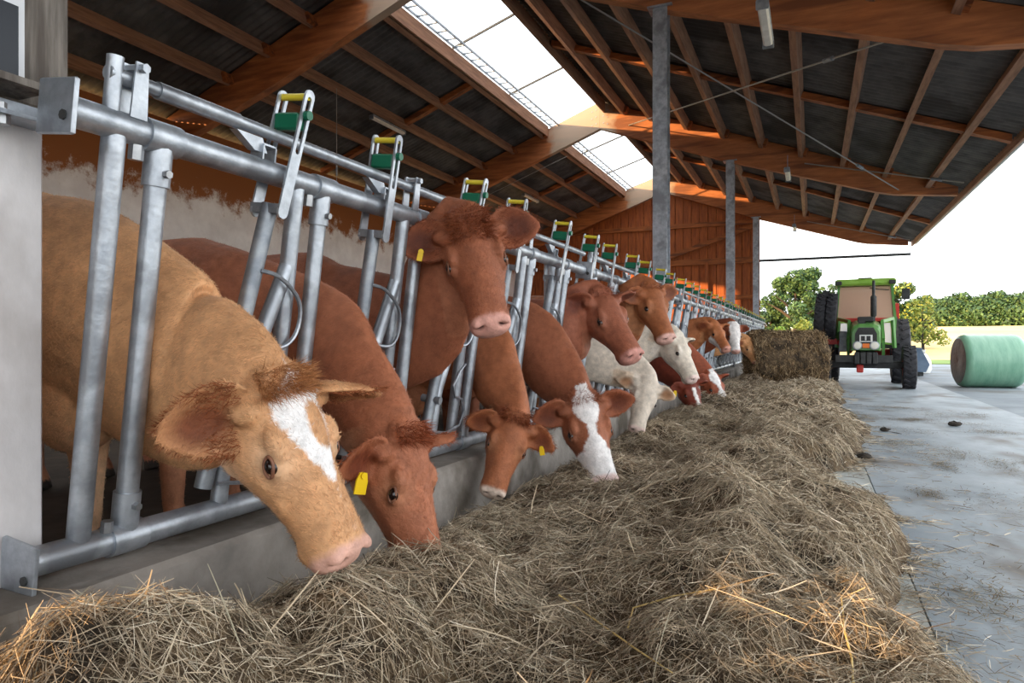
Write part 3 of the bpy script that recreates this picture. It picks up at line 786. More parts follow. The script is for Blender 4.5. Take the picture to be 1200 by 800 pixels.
    vg.add(np.where(V[:, 0] < -2.75)[0].tolist(), 1.0, 'REPLACE')
    dm = tmp.modifiers.new('d', 'DECIMATE'); dm.ratio = 0.55; dm.vertex_group = 'rear'; dm.vertex_group_factor = 10
    dg = bpy.context.evaluated_depsgraph_get(); dg.update()
    me2 = bpy.data.meshes.new_from_object(tmp.evaluated_get(dg)); bpy.data.objects.remove(tmp); bpy.data.meshes.remove(me); me = me2
    n = len(me.vertices); V = np.empty(n * 3, np.float32); me.vertices.foreach_get('co', V); V = V.reshape(-1, 3).astype(float)
    Pn = np.array(P); M3 = np.array([f, u, r])
    hl = (V - Pn) @ M3.T / s
    a, bb, c = hl[:, 0], hl[:, 1], hl[:, 2]
    inhead = (a > -0.06) & (a < 0.56) & (np.abs(c) < 0.175) & (bb > -0.335) & (bb < 0.06)
    # nostrils, mouth line, eye hollow
    ctr = np.array([0.20, -0.060])
    for q in (-1, 1):
        d2 = ((a - 0.516) / 0.024) ** 2 + ((bb + 0.056 + 0.35 * (np.abs(c) - 0.05)) / 0.016) ** 2 + ((c - q * 0.053) / 0.022) ** 2
        k = np.exp(-d2 * 1.1) * inhead
        V -= np.outer(k * 0.030 * s, np.array(f) * 0.8 + np.array(r) * q * 0.5)
        d2 = ((a - 0.213) / 0.026) ** 2 + ((bb + 0.062) / 0.018) ** 2
        k = np.exp(-d2) * inhead * (c * q > 0.05)
        V -= np.outer(k * 0.006 * s, np.array(r) * q)
    mouth = np.exp(-((bb + 0.150 + 0.12 * (0.5 - a)) / 0.0055) ** 2) * inhead * np.clip((a - 0.34) / 0.04, 0, 1)
    cen = np.array(H(0.45, -0.12, 0)) 
    toC = cen - V; toC /= (np.linalg.norm(toC, axis=1, keepdims=True) + 1e-6)
    V += toC * (mouth * 0.009 * s)[:, None]
    # skin folds on the neck near the head
    me.vertices.foreach_set('co', V.astype(np.float32).ravel())
    vno = np.empty(n * 3, np.float32); me.update(); me.vertices.foreach_get('normal', vno); vno = vno.reshape(-1, 3)
    # coat colours
    def C(x): return np.array(lin(x))
    base = np.tile(C(spec['coat']), (n, 1))
    nz = vnoise(V[:, 0] * 9 + V[:, 1] * 5, V[:, 2] * 9 + V[:, 1] * 4, 3) + 0.5 * vnoise(V[:, 0] * 23 + V[:, 2] * 11, V[:, 1] * 21 - V[:, 2] * 13, 5)
    base *= (1 + 0.16 * nz)[:, None]
    def mix(mask, col): 
        nonlocal base
        mm = np.clip(mask, 0, 1)[:, None]; base = base * (1 - mm) + C(col) * mm
    e2 = vnoise(a * 60 + 3, c * 60, 11) * 0.010 + vnoise(a * 130, c * 130, 12) * 0.007
    if 'under' in spec:      # paler throat and belly
        mix(np.clip((-bb - 0.15 + nz * 0.04) / 0.08, 0, 1) * inhead * 0.8, spec['under'])
        belly = np.clip((0.82 - V[:, 2]) / 0.3, 0, 1) * (V[:, 0] < -2.3); mix(belly * 0.5, spec['under'])
        ce = ((a - 0.205) / 0.06) ** 2 + ((bb + 0.065) / 0.045) ** 2
        mix(np.exp(-ce) * inhead * (np.abs(c) > 0.045) * 0.55, spec['under'])
    pat = spec.get('pat', '')
    topm = np.clip((bb + 0.06) / 0.02, 0, 1) * inhead
    if pat == 'blaze':
        cc = c + 0.004
        wd = np.interp(a, [-0.02, 0.03, 0.06, 0.11, 0.16, 0.20, 0.24, 0.27, 0.31, 0.33], [0, 0.05, 0.088, 0.088, 0.076, 0.060, 0.044, 0.028, 0.016, 0])
        m_ = np.clip((wd - np.abs(cc) + e2) / 0.007, 0, 1) * topm
        spot = 1 - np.clip((np.sqrt(((a - 0.155) / 0.062) ** 2 + ((c + 0.030) / 0.038) ** 2) - 1 + e2 * 18) / 0.16, 0, 1)
        mix(m_ * (1 - spot), (244, 240, 238))
    if pat == 'white_face':
        wd = np.interp(a, [-0.03, 0.02, 0.08, 0.14, 0.19, 0.25, 0.30], [0.035, 0.066, 0.080, 0.062, 0.030, 0.026, 0.07])
        m_ = np.clip((wd - np.abs(c - 0.006) + e2) / 0.008, 0, 1) * topm
        m_ = np.maximum(m_, np.clip((a - 0.315 + e2) / 0.012, 0, 1) * inhead)
        mix(m_, (238, 234, 232))
    if pat == 'half_white':
        m_ = np.clip((0.028 - np.abs(c) + e2) / 0.008, 0, 1) * topm * (a > 0.14)
        m_ = np.maximum(m_, np.clip((a - 0.40 + e2) / 0.012, 0, 1) * inhead); mix(m_, (232, 228, 224))
    if pat == 'all_white':
        m_ = np.clip((0.105 - np.abs(c) + e2) / 0.01, 0, 1) * inhead; mix(m_, (236, 230, 226))
    if pat == 'cream_spots':
        ns = vnoise(V[:, 0] * 3.1 + 4, V[:, 1] * 3 + V[:, 2] * 2.6, 21); mix(np.clip((ns - 0.22) / 0.04, 0, 1) * (~inhead), (176, 112, 64))
    if pat == 'white_chin': mix(np.clip((-bb - 0.10 + e2) / 0.01, 0, 1) * inhead * (a > 0.2), (230, 224, 220))
    # muzzle
    mz = np.clip((a - 0.468 - 0.25 * np.clip(-bb - 0.1, 0, 1) + e2 * 0.8) / 0.02, 0, 1) * inhead
    mix(mz * 0.92, spec.get('muzzle', (206, 150, 134)))
    nos = np.zeros(n)
    for q in (-1, 1):
        d2 = ((a - 0.512) / 0.022) ** 2 + ((bb + 0.056 + 0.35 * (np.abs(c) - 0.05)) / 0.012) ** 2 + ((c - q * 0.053) / 0.018) ** 2
        nos = np.maximum(nos, np.exp(-d2 * 1.3))
    mix(np.clip(nos * 3.2 - 0.5, 0, 1) * inhead, (58, 28, 26)); mix(mouth * 0.75, (96, 56, 48))
    lid = ((a - 0.213) / 0.040) ** 2 + ((bb + 0.062) / 0.026) ** 2
    mix(np.exp(-lid * 1.2) * inhead * (np.abs(c) > 0.05) * spec.get('lid', 0.35), (70, 36, 28))
    tear = np.exp(-((a - 0.245) / 0.02) ** 2 - ((bb + 0.085) / 0.016) ** 2) * inhead * (np.abs(c) > 0.04); mix(tear * 0.35, (110, 66, 44))
    # ears: darker reddish hollow
    for (root, d, op, sd, L) in ears:
        rel = V - np.array(root); t = rel @ np.array(d) / L; o_ = rel @ np.array(op); w_ = rel @ np.array(sd)
        rad = np.linalg.norm(rel - np.outer(t * L, np.array(d)), axis=1)
        me_ = (t > 0.12) & (t < 1.1) & (rad < 0.105 * s)
        mix(me_ * np.clip((t - 0.15) / 0.2, 0, 1) * 0.45, spec.get('ear', (150, 78, 40)))
        inner = np.clip(1.25 - (np.abs(w_) / (0.062 * s)) ** 2 - ((t - 0.48) / 0.34) ** 2, 0, 1)
        mix(me_ * inner * np.clip(vno @ np.array(op) * 3, 0, 1) * 0.85, spec.get('ear_in', (104, 44, 24)))
    hoof = (V[:, 2] < FLOOR_Z + 0.07) & (V[:, 0] < -2.3); mix(hoof * 1.0, (56, 48, 42))
    ca = me.color_attributes.new('col', 'FLOAT_COLOR', 'POINT')
    ca.data.foreach_set('color', np.concatenate([np.clip(base, 0, 1), np.ones((n, 1))], 1).astype(np.float32).ravel())
    me.polygons.foreach_set('use_smooth', np.ones(len(me.polygons), dtype=bool)); me.materials.clear(); me.materials.append(MATS['fur'])
    root_o = thing('cow', spec['label'], 'cow', (x0 - 1.0, Yb - skew, FLOOR_Z), 'cattle feeding along the fence')
    inv = -Vector(root_o.location)
    bo = link('body', me, None, root_o); bo.location = inv
    # eyes
    for q in (-1, 1):
        sel = ((a - 0.213) ** 2 + (bb + 0.062) ** 2 < 0.016 ** 2) & (c * q > 0.03) & inhead
        cs = (np.mean(c[sel] * q) if sel.any() else 0.105)
        ec = H(0.213, -0.062, q * (cs - 0.011)) + inv
        e = obj('eye', MB().ell(ec, (0.0245 * s, 0.0185 * s, 0.0190 * s), Rh, 18, 12), 'eye', root_o, True)
        if spec['vox'] < 0.014:
            lidp = []
            for k in range(20):
                an = 2 * math.pi * k / 20; al = math.cos(an) * 0.0275; be = math.sin(an) * (0.0135 if math.sin(an) > 0 else 0.0125)
                tl = math.radians(-22); al2 = al * math.cos(tl) - be * math.sin(tl); be2 = al * math.sin(tl) + be * math.cos(tl)
                ap, bp = 0.213 + al2, -0.062 + be2; dd = (a - ap) ** 2 + (bb - bp) ** 2 + np.where(inhead & (c * q > 0.03), 0, 9); cl = np.mean(c[np.argsort(dd)[:3]] * q)
                lidp.append(H(ap, bp, q * (max(cl, cs - 0.012) + 0.001)) + inv)
            obj('eyelid', MB().tube(lidp, 0.0050 * s, 8, closed=True), spec.get('lidmat', 'eyelid'), root_o, True)
    # short coat hair, lying backwards over the skin
    if spec.get('fur', 0):
        rg = np.random.default_rng(spec['seed'] + 50)
        vn = np.empty(n * 3, np.float32); me.vertices.foreach_get('normal', vn); vn = vn.reshape(-1, 3)
        ok = np.where((V[:, 0] > -3.0) & (V[:, 2] > 0.2) & (mz < 0.3) & (lid > 1.4))[0]
        wgt = np.where(V[ok, 0] > -2.0, 1.0, 0.55); wgt /= wgt.sum()
        idx = rg.choice(ok, spec['fur'], p=wgt)
        p = V[idx] + rg.normal(size=(len(idx), 3)) * spec['vox'] * 0.35; nn_ = vn[idx]
        flow = np.where(inhead[idx][:, None], np.array(-f) * 0.6 - np.array(u) * 0.5, np.array([-0.8, 0.0, -0.6]))
        flow = flow + rg.normal(size=flow.shape) * 0.35
        flow -= nn_ * (flow * nn_).sum(1, keepdims=True); flow /= np.linalg.norm(flow, axis=1, keepdims=True) + 1e-6
        sdv = np.cross(flow, nn_); ln = rg.uniform(0.008, 0.017, (len(idx), 1)) * s
        p0 = p - nn_ * 0.001; tip = p0 + flow * ln + nn_ * ln * 0.22; wd = 0.0011 * s
        VV = np.stack([p0 - sdv * wd, p0 + sdv * wd, tip], 1).reshape(-1, 3) + np.array(inv)
        cc_ = np.repeat(base[idx] * rg.uniform(0.72, 1.22, (len(idx), 1)), 3, axis=0)
        fo = link('coat_hair', fast_mesh('coat_hair', VV, np.arange(len(VV)).reshape(-1, 3), np.clip(cc_, 0, 1)), 'hair', root_o); fo['kind'] = 'stuff'
    # ear tags
    for q in spec.get('tags', ()):
        root, d, op, sd, L = ears[0 if q == 1 else 1]
        p0 = root + d * L * 0.46 + op * 0.005 - Vector((0, 0, 0.03 * s)); dn = (Vector((0, 0, -1)) + d * 0.25).normalized(); sd2 = dn.cross(op).normalized()
        tz = spec.get('tz', 1.0); w0, w1, h = 0.016 * s * tz, 0.026 * s * tz, 0.075 * s * (0.4 + 0.6 * tz); nn = sd2.cross(dn) * 0.003
        pts_ = [p0 - sd2 * w0, p0 + sd2 * w0, p0 + dn * h * .4 + sd2 * w1, p0 + dn * h + sd2 * w1, p0 + dn * h - sd2 * w1, p0 + dn * h * .4 - sd2 * w1]
        pts_ = [p + inv for p in pts_]
        m_ = MB().add([p + nn for p in pts_] + [p - nn for p in pts_], [(0, 1, 2, 3, 4, 5), (11, 10, 9, 8, 7, 6)] + [(i, i + 6, (i + 1) % 6 + 6, (i + 1) % 6) for i in range(6)])
        m_.lathe([(0, -.006), (.012 * s, -.006), (.012 * s, .008), (0, .008)], p0 + inv + dn * 0.01 * s, sd2.cross(dn), 10)
        o = obj('ear_tag', m_, 'tag_yellow', root_o); o['label'] = 'yellow plastic ear tag'
    # hair: forelock and ear fringe
    if spec['vox'] < 0.0145:
        hv, hf, hc = [], [], []
        rg = np.random.default_rng(spec.get('seed', 1))
        kd_c = C(spec.get('lock', spec['coat']))
        def strand(p, d0, ln, wd, col, curl=0.5):
            side = Vector(rg.normal(size=3)); side = (side - d0 * side.dot(d0)).normalized(); bend = d0.cross(side) * curl * rg.uniform(-1, 1)
            o = len(hv)
            for i, t in enumerate((0, 0.5, 1.0)):
                q_ = p + d0 * ln * t + bend * ln * t * t; w2 = wd * (1 - t * 0.8)
                hv.append(q_ - side * w2); hv.append(q_ + side * w2); hc.append(col); hc.append(col)
            hf.append((o, o + 1, o + 3, o + 2)); hf.append((o + 2, o + 3, o + 5, o + 4))
        nl = spec.get('nlock', 700)
        for _ in range(nl):
            la = rg.uniform(-0.09, 0.09); fa = rg.uniform(-0.03, spec.get('lockf', 0.05)) 
            p = H(fa, 0.008 - 0.5 * abs(la) ** 1.5 * 2.0, la)
            d0 = (f * rg.uniform(-0.1, 1.0) + u * rg.uniform(0.35, 0.8) + r * (la * 6 + rg.normal() * 0.35)).normalized()
            strand(p + inv, d0, rg.uniform(0.03, 0.062) * s, 0.0013, kd_c * rg.uniform(0.6, 1.25))
        ho = link('forelock', fast_mesh('forelock', np.array(hv), np.array(hf), np.array(hc)), 'hair', root_o)
        hv, hf, hc = [], [], []
        for (root, d, op, sd, L) in ears:
            for _ in range(spec.get('near', 520)):
                t = rg.uniform(0.1, 0.98); k = rg.choice([-1, 1]); wdt = spec.get('ew', 0.086) * s * (math.sin(math.pi * (0.17 + 0.80 * t ** 0.85)) ** 0.75) * rg.uniform(0.0, 1.0) ** 0.6
                wf = 0.086 * s; p = root + d * (L * (t - 0.06)) + sd * wdt * k + op * (0.004 - 0.30 * wf * max(0.0, 1 - (wdt / wf) ** 2))
                d0 = (d * rg.uniform(0.3, 1.0) + sd * k * rg.uniform(-0.6, 0.9) + op * rg.uniform(-0.2, 0.5)).normalized()
                strand(p + inv, d0, rg.uniform(0.014, 0.032) * s, 0.0011, (C(spec.get('ear', (150, 78, 40))) * 0.6 + C(spec.get('ear_in', (104, 44, 24))) * 0.4) * rg.uniform(0.7, 1.35))
        link('ear_hair', fast_mesh('ear_hair', np.array(hv), np.array(hf), np.array(hc)), 'hair', root_o)
    return root_o

EAR = (-0.15, 0.05, 1.0, 0.75, -0.15, 0.25)     # direction (f,u,r) then opening (f,u,r)
def V3(*a): return Vector(a)
def neck(px, py, X, hh, hw):
    """neck section where it crosses the plane at X"""
    uu = (px - 600.0) / FPX; Y = -X * (CT + ST * uu) / (ST - CT * uu); p = pt(px, py, Y); return (p, hh, hw)
COWS = [
 dict(label='tan cow with a white blaze, nearest the camera, muzzle in the hay', poll=pt(335, 440, 1.585), nose=pt(432, 652, 1.63), face=(0.94, -0.10, 0.42), ew=0.105, elen=0.25, nb=0.39, vox=0.0085,
      body_y=1.68, top=1.63, bx=-2.40, neck=(V3(-1.94, 1.68, 0.94), 0.33, 0.15),
      coat=(212, 160, 114), under=(238, 204, 170), ear=(158, 92, 52), ear_in=(108, 48, 26), pat='blaze', muzzle=(216, 168, 152), lock=(186, 128, 82),
      ear_r=(-0.15, -0.75, 0.70, 0.25, 0.15, 0.8), ear_l=(0.30, 0.25, 1.0, 0.8, -0.1, 0.2), seed=1, fur=90000, nlock=1500, near=1400),
 dict(label='red-brown cow with a yellow ear tag, eating beside the tan cow', poll=pt(485, 503, 2.27), nose=pt(522, 676, 2.22), face=(0.92, -0.02, 0.35), vox=0.0095,
      body_y=2.44, top=1.56, neck=(V3(-1.98, 2.44, 0.98), 0.30, 0.14),
      coat=(168, 104, 74), under=(196, 142, 108), ear=(170, 96, 58), ear_in=(112, 52, 32), muzzle=(150, 92, 74), lock=(150, 78, 46), tags=(1,),
      ear_r=(0.25, -0.5, 0.85, 0.6, 0.3, 0.5), ear_l=EAR, seed=2, fur=60000, nlock=900),
 dict(label='dark red cow with raised head looking straight at the camera', poll=pt(547, 250, 3.02), nose=pt(576, 374, 2.86), face=(0.46, -0.86, 0.2), ew=0.095, vox=0.009,
      body_y=3.21, top=1.58, neck=(V3(-1.98, 3.21, 1.13), 0.30, 0.14),
      coat=(154, 92, 64), under=(170, 108, 78), ear=(132, 66, 38), ear_in=(84, 38, 22), muzzle=(218, 164, 150), lock=(146, 78, 46), tags=(1,),
      ear_r=(-0.02, -0.15, 1.0, 0.35, 0.8, 0.2), ear_l=(0.05, -0.1, 1.0, 0.35, 0.8, 0.2), seed=3, fur=50000, lockf=0.13, nlock=1500, hs=1.17, tz=0.45, lid=0.5),
 dict(label='brown cow with drooping ears and a yellow tag, head down before the curb', poll=pt(606, 486, 3.72), nose=pt(577, 582, 3.50), face=(0.52, -0.78, 0.35), vox=0.0105,
      body_y=3.97, top=1.52, neck=(V3(-1.98, 3.97, 1.00), 0.25, 0.14),
      coat=(164, 100, 66), under=(192, 140, 104), ear=(164, 96, 58), ear_in=(110, 56, 34), muzzle=(226, 206, 190), lock=(134, 68, 38), tags=(-1,),
      ear_r=(0.40, -0.1, 1.0, 0.6, 0.6, 0.0), ear_l=(0.40, -0.1, 1.0, 0.5, 0.7, 0.0), tz=0.6, seed=4, fur=36000, nlock=700),
 dict(label='red cow with white forehead and white muzzle, eating in the middle of the row', poll=pt(684, 462, 4.52), nose=pt(714, 566, 4.28), face=(0.55, -0.80, 0.3), vox=0.0105,
      body_y=4.74, top=1.56, neck=(V3(-1.98, 4.74, 1.08), 0.27, 0.14),
      coat=(156, 94, 66), under=(172, 112, 82), ear=(150, 80, 48), ear_in=(100, 50, 32), pat='white_face', muzzle=(226, 196, 190),
      ear_r=(0.1, -0.15, 1.0, 0.6, 0.6, 0.0), ear_l=(-0.05, 0.1, 1.0, 0.6, 0.6, 0.0), seed=5, fur=36000, nlock=500),
 dict(label='plain red cow with raised head and pink nose, looking over the white-faced cow', poll=pt(706, 340, 5.62), nose=pt(752, 414, 5.45), face=(0.72, -0.55, 0.5), vox=0.0125,
      body_y=5.50, top=1.54, neck=(V3(-1.98, 5.50, 1.12), 0.31, 0.14),
      coat=(152, 90, 66), under=(168, 108, 82), ear=(140, 74, 48), ear_in=(96, 46, 32), muzzle=(204, 146, 134), ear_r=(-0.45, -0.3, 0.8, 0.6, 0.2, 0.2), ear_l=EAR, seed=6, nlock=300),
 dict(label='light brown cow with raised head, ears spread, behind the plain red cow', poll=pt(765, 333, 6.95), nose=pt(790, 396, 6.78), face=(0.72, -0.58, 0.45), vox=0.014,
      body_y=7.03, top=1.56, neck=(V3(-1.98, 7.03, 1.15), 0.31, 0.14),
      coat=(160, 96, 60), under=(186, 128, 88), ear=(150, 88, 56), ear_in=(106, 60, 42), muzzle=(220, 176, 164), ear_r=(0.15, -0.2, 1.0, 0.5, 0.6, 0.1), ear_l=(-0.1, 0.0, 1.0, 0.5, 0.6, 0.1), seed=7, nlock=300),
 dict(label='cream white cow with brown ear, head down in dark hay', poll=pt(762, 445, 6.35), nose=pt(748, 506, 6.15), face=(0.50, -0.80, 0.35), vox=0.015,
      body_y=6.27, top=1.48, neck=(V3(-1.98, 6.27, 0.95), 0.29, 0.14),
      coat=(214, 200, 184), under=(226, 214, 202), ear=(196, 160, 122), ear_in=(170, 120, 84), muzzle=(226, 200, 190), ear_r=(0.1, -0.1, 1.0, 0.6, 0.6, 0.0), ear_l=(0.15, -0.1, 1.0, 0.6, 0.6, 0.0), seed=8),
 dict(label='pale cream cow with its head held level, beyond the light brown cow', poll=pt(797, 391, 7.85), nose=pt(821, 444, 7.7), face=(0.8, -0.30, 0.5), vox=0.016,
      body_y=7.79, top=1.48, neck=(V3(-1.98, 7.79, 1.00), 0.30, 0.14),
      coat=(222, 210, 194), under=(232, 222, 210), ear=(206, 180, 150), muzzle=(230, 204, 196), ear_r=(-0.6, -0.5, 0.7, 0.6, 0.2, 0.2), ear_l=EAR, seed=9),
 dict(label='dark red cow with yellow tag and white nose, grazing under the pale cream cow', poll=pt(808, 444, 8.3), nose=pt(825, 486, 8.1), face=(0.6, -0.7, 0.35), vox=0.017,
      body_y=8.56, top=1.5, neck=(V3(-1.98, 8.56, 0.95), 0.28, 0.14),
      coat=(118, 52, 36), under=(128, 62, 44), ear=(112, 54, 36), pat='half_white', muzzle=(226, 196, 188), tags=(1,), ear_r=(0.2, -0.2, 1.0, 0.6, 0.6, 0.0), ear_l=EAR, seed=10),
 dict(label='red cow with a broad white muzzle, grazing farther down the row', poll=pt(835, 437, 10.1), nose=pt(858, 478, 9.9), face=(0.7, -0.6, 0.35), vox=0.018,
      body_y=10.09, top=1.5, neck=(V3(-1.98, 10.09, 0.95), 0.29, 0.14),
      coat=(148, 76, 50), under=(160, 92, 62), ear=(120, 58, 40), pat='white_face', muzzle=(226, 200, 194), ear_r=(-0.2, 0.1, 1.0, 0.6, 0.6, 0.0), ear_l=EAR, seed=11),
 dict(label='brown cow with white chin, head level, far down the row', poll=pt(838, 377, 11.6), nose=pt(853, 402, 11.4), face=(0.7, -0.6, 0.5), vox=0.02, hs=1.05,
      body_y=11.62, top=1.5, neck=(V3(-1.98, 11.62, 1.10), 0.29, 0.14),
      coat=(172, 104, 64), under=(196, 136, 92), ear=(160, 96, 60), pat='white_chin', ear_r=(-0.5, -0.3, 0.8, 0.6, 0.2, 0.2), ear_l=EAR, seed=12),
 dict(label='cow with an all white face and dark ears, far down the row', poll=pt(861, 380, 13.6), nose=pt(865, 411, 13.45), face=(0.5, -0.85, 0.3), vox=0.021, hs=1.05,
      body_y=13.91, top=1.5, neck=(V3(-1.98, 13.91, 1.10), 0.29, 0.14),
      coat=(140, 74, 48), under=(160, 92, 62), ear=(110, 58, 42), pat='all_white', ear_r=(0.0, 0.0, 1.0, 0.6, 0.6, 0.0), ear_l=(0.0, 0.0, 1.0, 0.6, 0.6, 0.0), seed=13),
 dict(label='tan cow catching the low sun at the far end of the row', poll=pt(878, 397, 15.6), nose=pt(893, 430, 15.4), face=(0.7, -0.6, 0.4), vox=0.022, hs=1.05,
      body_y=15.44, top=1.5, neck=(V3(-1.98, 15.44, 1.00), 0.29, 0.14),
      coat=(206, 148, 100), under=(226, 180, 138), ear=(150, 86, 54), ear_r=(0.0, 0.0, 1.0, 0.6, 0.6, 0.0), ear_l=EAR, seed=14),
]
for c_ in COWS: cow(c_)

# ------------------------------------------------------------------ hay
def hay_h(X, Y):
    X = np.asarray(X, float); Y = np.asarray(Y, float)
    xc = -0.28 + 0.12 * np.sin(0.9 * Y + 0.6) + np.clip((Y - 7) / 8, 0, 1) * 0.12
    wd = 0.62 + 0.14 * np.exp(-((Y - 2.2) / 1.4) ** 2) + 0.08 * np.sin(1.7 * Y); wd = np.where(X < xc, wd * 0.86, wd)
    h = (0.23 + 0.06 * np.sin(1.9 * Y + 1)) * np.exp(-np.abs((X - xc) / wd) ** 2.2)
    h += 0.39 * np.exp(-((X + 1.42) / 0.42) ** 2 - ((Y - 0.88) / 0.55) ** 2)          # heap below the nearest cow
    h += 0.27 * np.exp(-((X + 1.30) / 0.34) ** 2 - ((Y - 1.66) / 0.40) ** 2)
    h += 0.15 * np.exp(-((X + 1.30) / 0.40) ** 2 - ((Y - 2.35) / 0.45) ** 2)
    h += 0.11 * np.exp(-((X + 1.42) / 0.42) ** 2) * np.clip((Y - 2.4) / 0.8, 0, 1)
    h += np.clip((Y - 5.2) / 2.0, 0, 1) * 0.15 * np.exp(-((X + 1.05) / 0.5) ** 2)
    n = vnoise(X * 1.7, Y * 1.7, 9) * 0.10 + vnoise(X * 3.4, Y * 3.4, 1) * 0.13 + vnoise(X * 6.5, Y * 6.5, 2) * 0.09 + vnoise(X * 13, Y * 13, 3) * 0.05
    h = h + n * np.clip(h / 0.16, 0.15, 1)
    edge = 0.62 + 0.10 * np.sin(1.3 * Y + 2) + 0.45 * vnoise(Y * 1.4, Y * 0 + 3, 4) + 0.12 * vnoise(Y * 5, X * 4, 5) - 0.62 * np.exp(-((Y - 5.7) / 0.75) ** 2)
    h = h - np.clip((X - edge + 0.30) / 0.6, 0, 1) * 0.40 - np.clip((-1.66 - X) / 0.22, 0, 1) * 0.12
    h -= np.clip((Y - 20) / 3, 0, 1) * 0.6
    return h

def hay():
    t = thing('hay', 'long windrow of loose dry hay lying along the feed curb', 'hay'); t['kind'] = 'stuff'
    # bed
    ys = np.concatenate([np.arange(-1.5, 5, 0.045), np.arange(5, 24, 0.12)]); xs = np.arange(-1.855, 1.2, 0.045)
    X, Y = np.meshgrid(xs, ys); Z = np.maximum(hay_h(X, Y), -0.03) + 0.004
    nx = len(xs); V = np.stack([X, Y, Z], -1).reshape(-1, 3)
    j, i = np.meshgrid(np.arange(len(ys) - 1), np.arange(nx - 1), indexing='ij'); q = (j * nx + i).ravel()
    Fq = np.stack([q, q + 1, q + nx + 1, q + nx], 1)
    keep = V[Fq][:, :, 2].max(1) > -0.02
    b = link('hay_bed', fast_mesh('hay_bed', V, Fq[keep], smooth=True), 'hay_base', t); b['kind'] = 'stuff'
    C_ = [np.array(lin(c)) for c in ((204, 188, 154), (184, 164, 128), (156, 136, 104), (122, 104, 78), (86, 72, 54), (146, 138, 110), (178, 164, 136), (218, 206, 178))]
    PR = np.array([0.13, 0.2, 0.2, 0.14, 0.09, 0.1, 0.1, 0.04])
    def strands(n, y0, y1, lmin, lmax, wmin, wmax, seed, x0=-1.82, x1=1.15, lift=0.03, sparse=0.0):
        g = np.random.default_rng(seed)
        X = g.uniform(x0, x1, n); Y = g.uniform(y0, y1, n); h = hay_h(X, Y)
        dens = np.clip(0.10 + h / 0.10, 0, 1)
        dark = np.clip((vnoise(X * 1.6 + 9, Y * 1.6, 8) + 0.12) * 2.2, 0, 1) * np.clip((-0.72 - X) / 0.3, 0, 1)   # patchily darker hay towards the curb
        dens = np.where((h < 0.0), sparse * np.exp(-np.clip(-h, 0, 1) * 9) * np.clip(0.6 + 2.2 * vnoise(X * 5, Y * 5, 14), 0.05, 1.5), dens)
        k = g.uniform(size=n) < dens; X, Y, h, dark = X[k], Y[k], np.maximum(h[k], 0.0), dark[k]; n = len(X)
        e = 0.02
        gx = (np.maximum(hay_h(X + e, Y), 0) - np.maximum(hay_h(X - e, Y), 0)) / (2 * e); gy = (np.maximum(hay_h(X, Y + e), 0) - np.maximum(hay_h(X, Y - e), 0)) / (2 * e)
        az = g.uniform(0, 2 * math.pi, n) + 0.8 * vnoise(X * 3, Y * 3, 15)
        pitch = g.normal(0, 0.26, n); big = g.uniform(size=n) < 0.03; pitch = np.where(big, g.uniform(0.3, 1.1, n), pitch) * np.clip(h / 0.06, 0.08, 1)
        d = np.stack([np.cos(az), np.sin(az), np.clip(gx * np.cos(az) + gy * np.sin(az), -2, 2) + np.tan(pitch)], 1); d /= np.linalg.norm(d, axis=1, keepdims=True)
        L = g.uniform(lmin, lmax, n) ** 1.0; W = g.uniform(wmin, wmax, n)
        nb = g.normal(size=(n, 3)); nb -= d * (nb * d).sum(1, keepdims=True); nb /= np.linalg.norm(nb, axis=1, keepdims=True)
        wv = np.cross(d, nb)
        bend = g.normal(0, 0.28, n)
        p = np.stack([X, Y, h + g.uniform(-0.012, lift, n) * np.clip(h / 0.05, 0.15, 1) + 0.004], 1)
        ts = np.array([-0.5, -0.17, 0.17, 0.5]); VV = []
        for t_ in ts:
            c = p + d * (L * t_)[:, None] + nb * (bend * L * (t_ * t_ - 0.1))[:, None]
            c[:, 2] = np.maximum(c[:, 2], 0.004)
            ww = (W * (1.0 if abs(t_) < 0.3 else 0.6))[:, None]
            VV += [c - wv * ww, c + wv * ww]
        VV = np.stack(VV, 1); o = (np.arange(n) * 8)[:, None]
        Fs = np.concatenate([o + np.array([[a, a + 1, a + 3, a + 2]]) for a in (0, 2, 4)], 1).reshape(-1, 4)
        ci = g.choice(len(C_), n, p=PR / PR.sum()); col = np.array(C_)[ci] * g.uniform(0.95, 1.45, (n, 1)) * np.array([1.05, 1.0, 0.98]); col = col * 0.72 + col.mean(1, keepdims=True) * 0.30; 
        col = col * (1 - dark[:, None] * np.array([0.45, 0.48, 0.5]))
        return VV.reshape(-1, 3), Fs, np.repeat(col, 8, axis=0)
    for a in [(150000, -0.6, 3.4, 0.025, 0.13, 0.0005, 0.0013, 31, -1.82, 1.15, 0.035, 0.55), (85000, 3.4, 8.5, 0.035, 0.16, 0.0008, 0.0021, 32, -1.82, 1.1, 0.04, 0.6),
              (42000, 8.5, 23.0, 0.07, 0.24, 0.002, 0.005, 33, -1.82, 1.2, 0.06, 0.12), (1500, -0.4, 4.0, 0.14, 0.34, 0.0012, 0.0024, 34, -1.7, 0.7, 0.06, 0.05)]:
        Vh, Fh, Ch = strands(*a)
        so = link('hay_stalks', fast_mesh('hay_stalks', Vh, Fh, Ch), 'hay', t); so['kind'] = 'stuff'
    # scattered chaff on the alley
    g = np.random.default_rng(77); n = 17000
    cx = g.uniform(0.3, 2.4, 46); cy = g.uniform(2.0, 13, 46); k = g.integers(0, 46, n)
    X = cx[k] + g.normal(0, 1, n) * g.uniform(0.05, 0.24, 46)[k]; Y = cy[k] + g.normal(0, 1, n) * g.uniform(0.08, 0.30, 46)[k]; az = g.uniform(0, 6.28, n); L = g.uniform(0.01, 0.06, n); W = g.uniform(0.0008, 0.002, n)
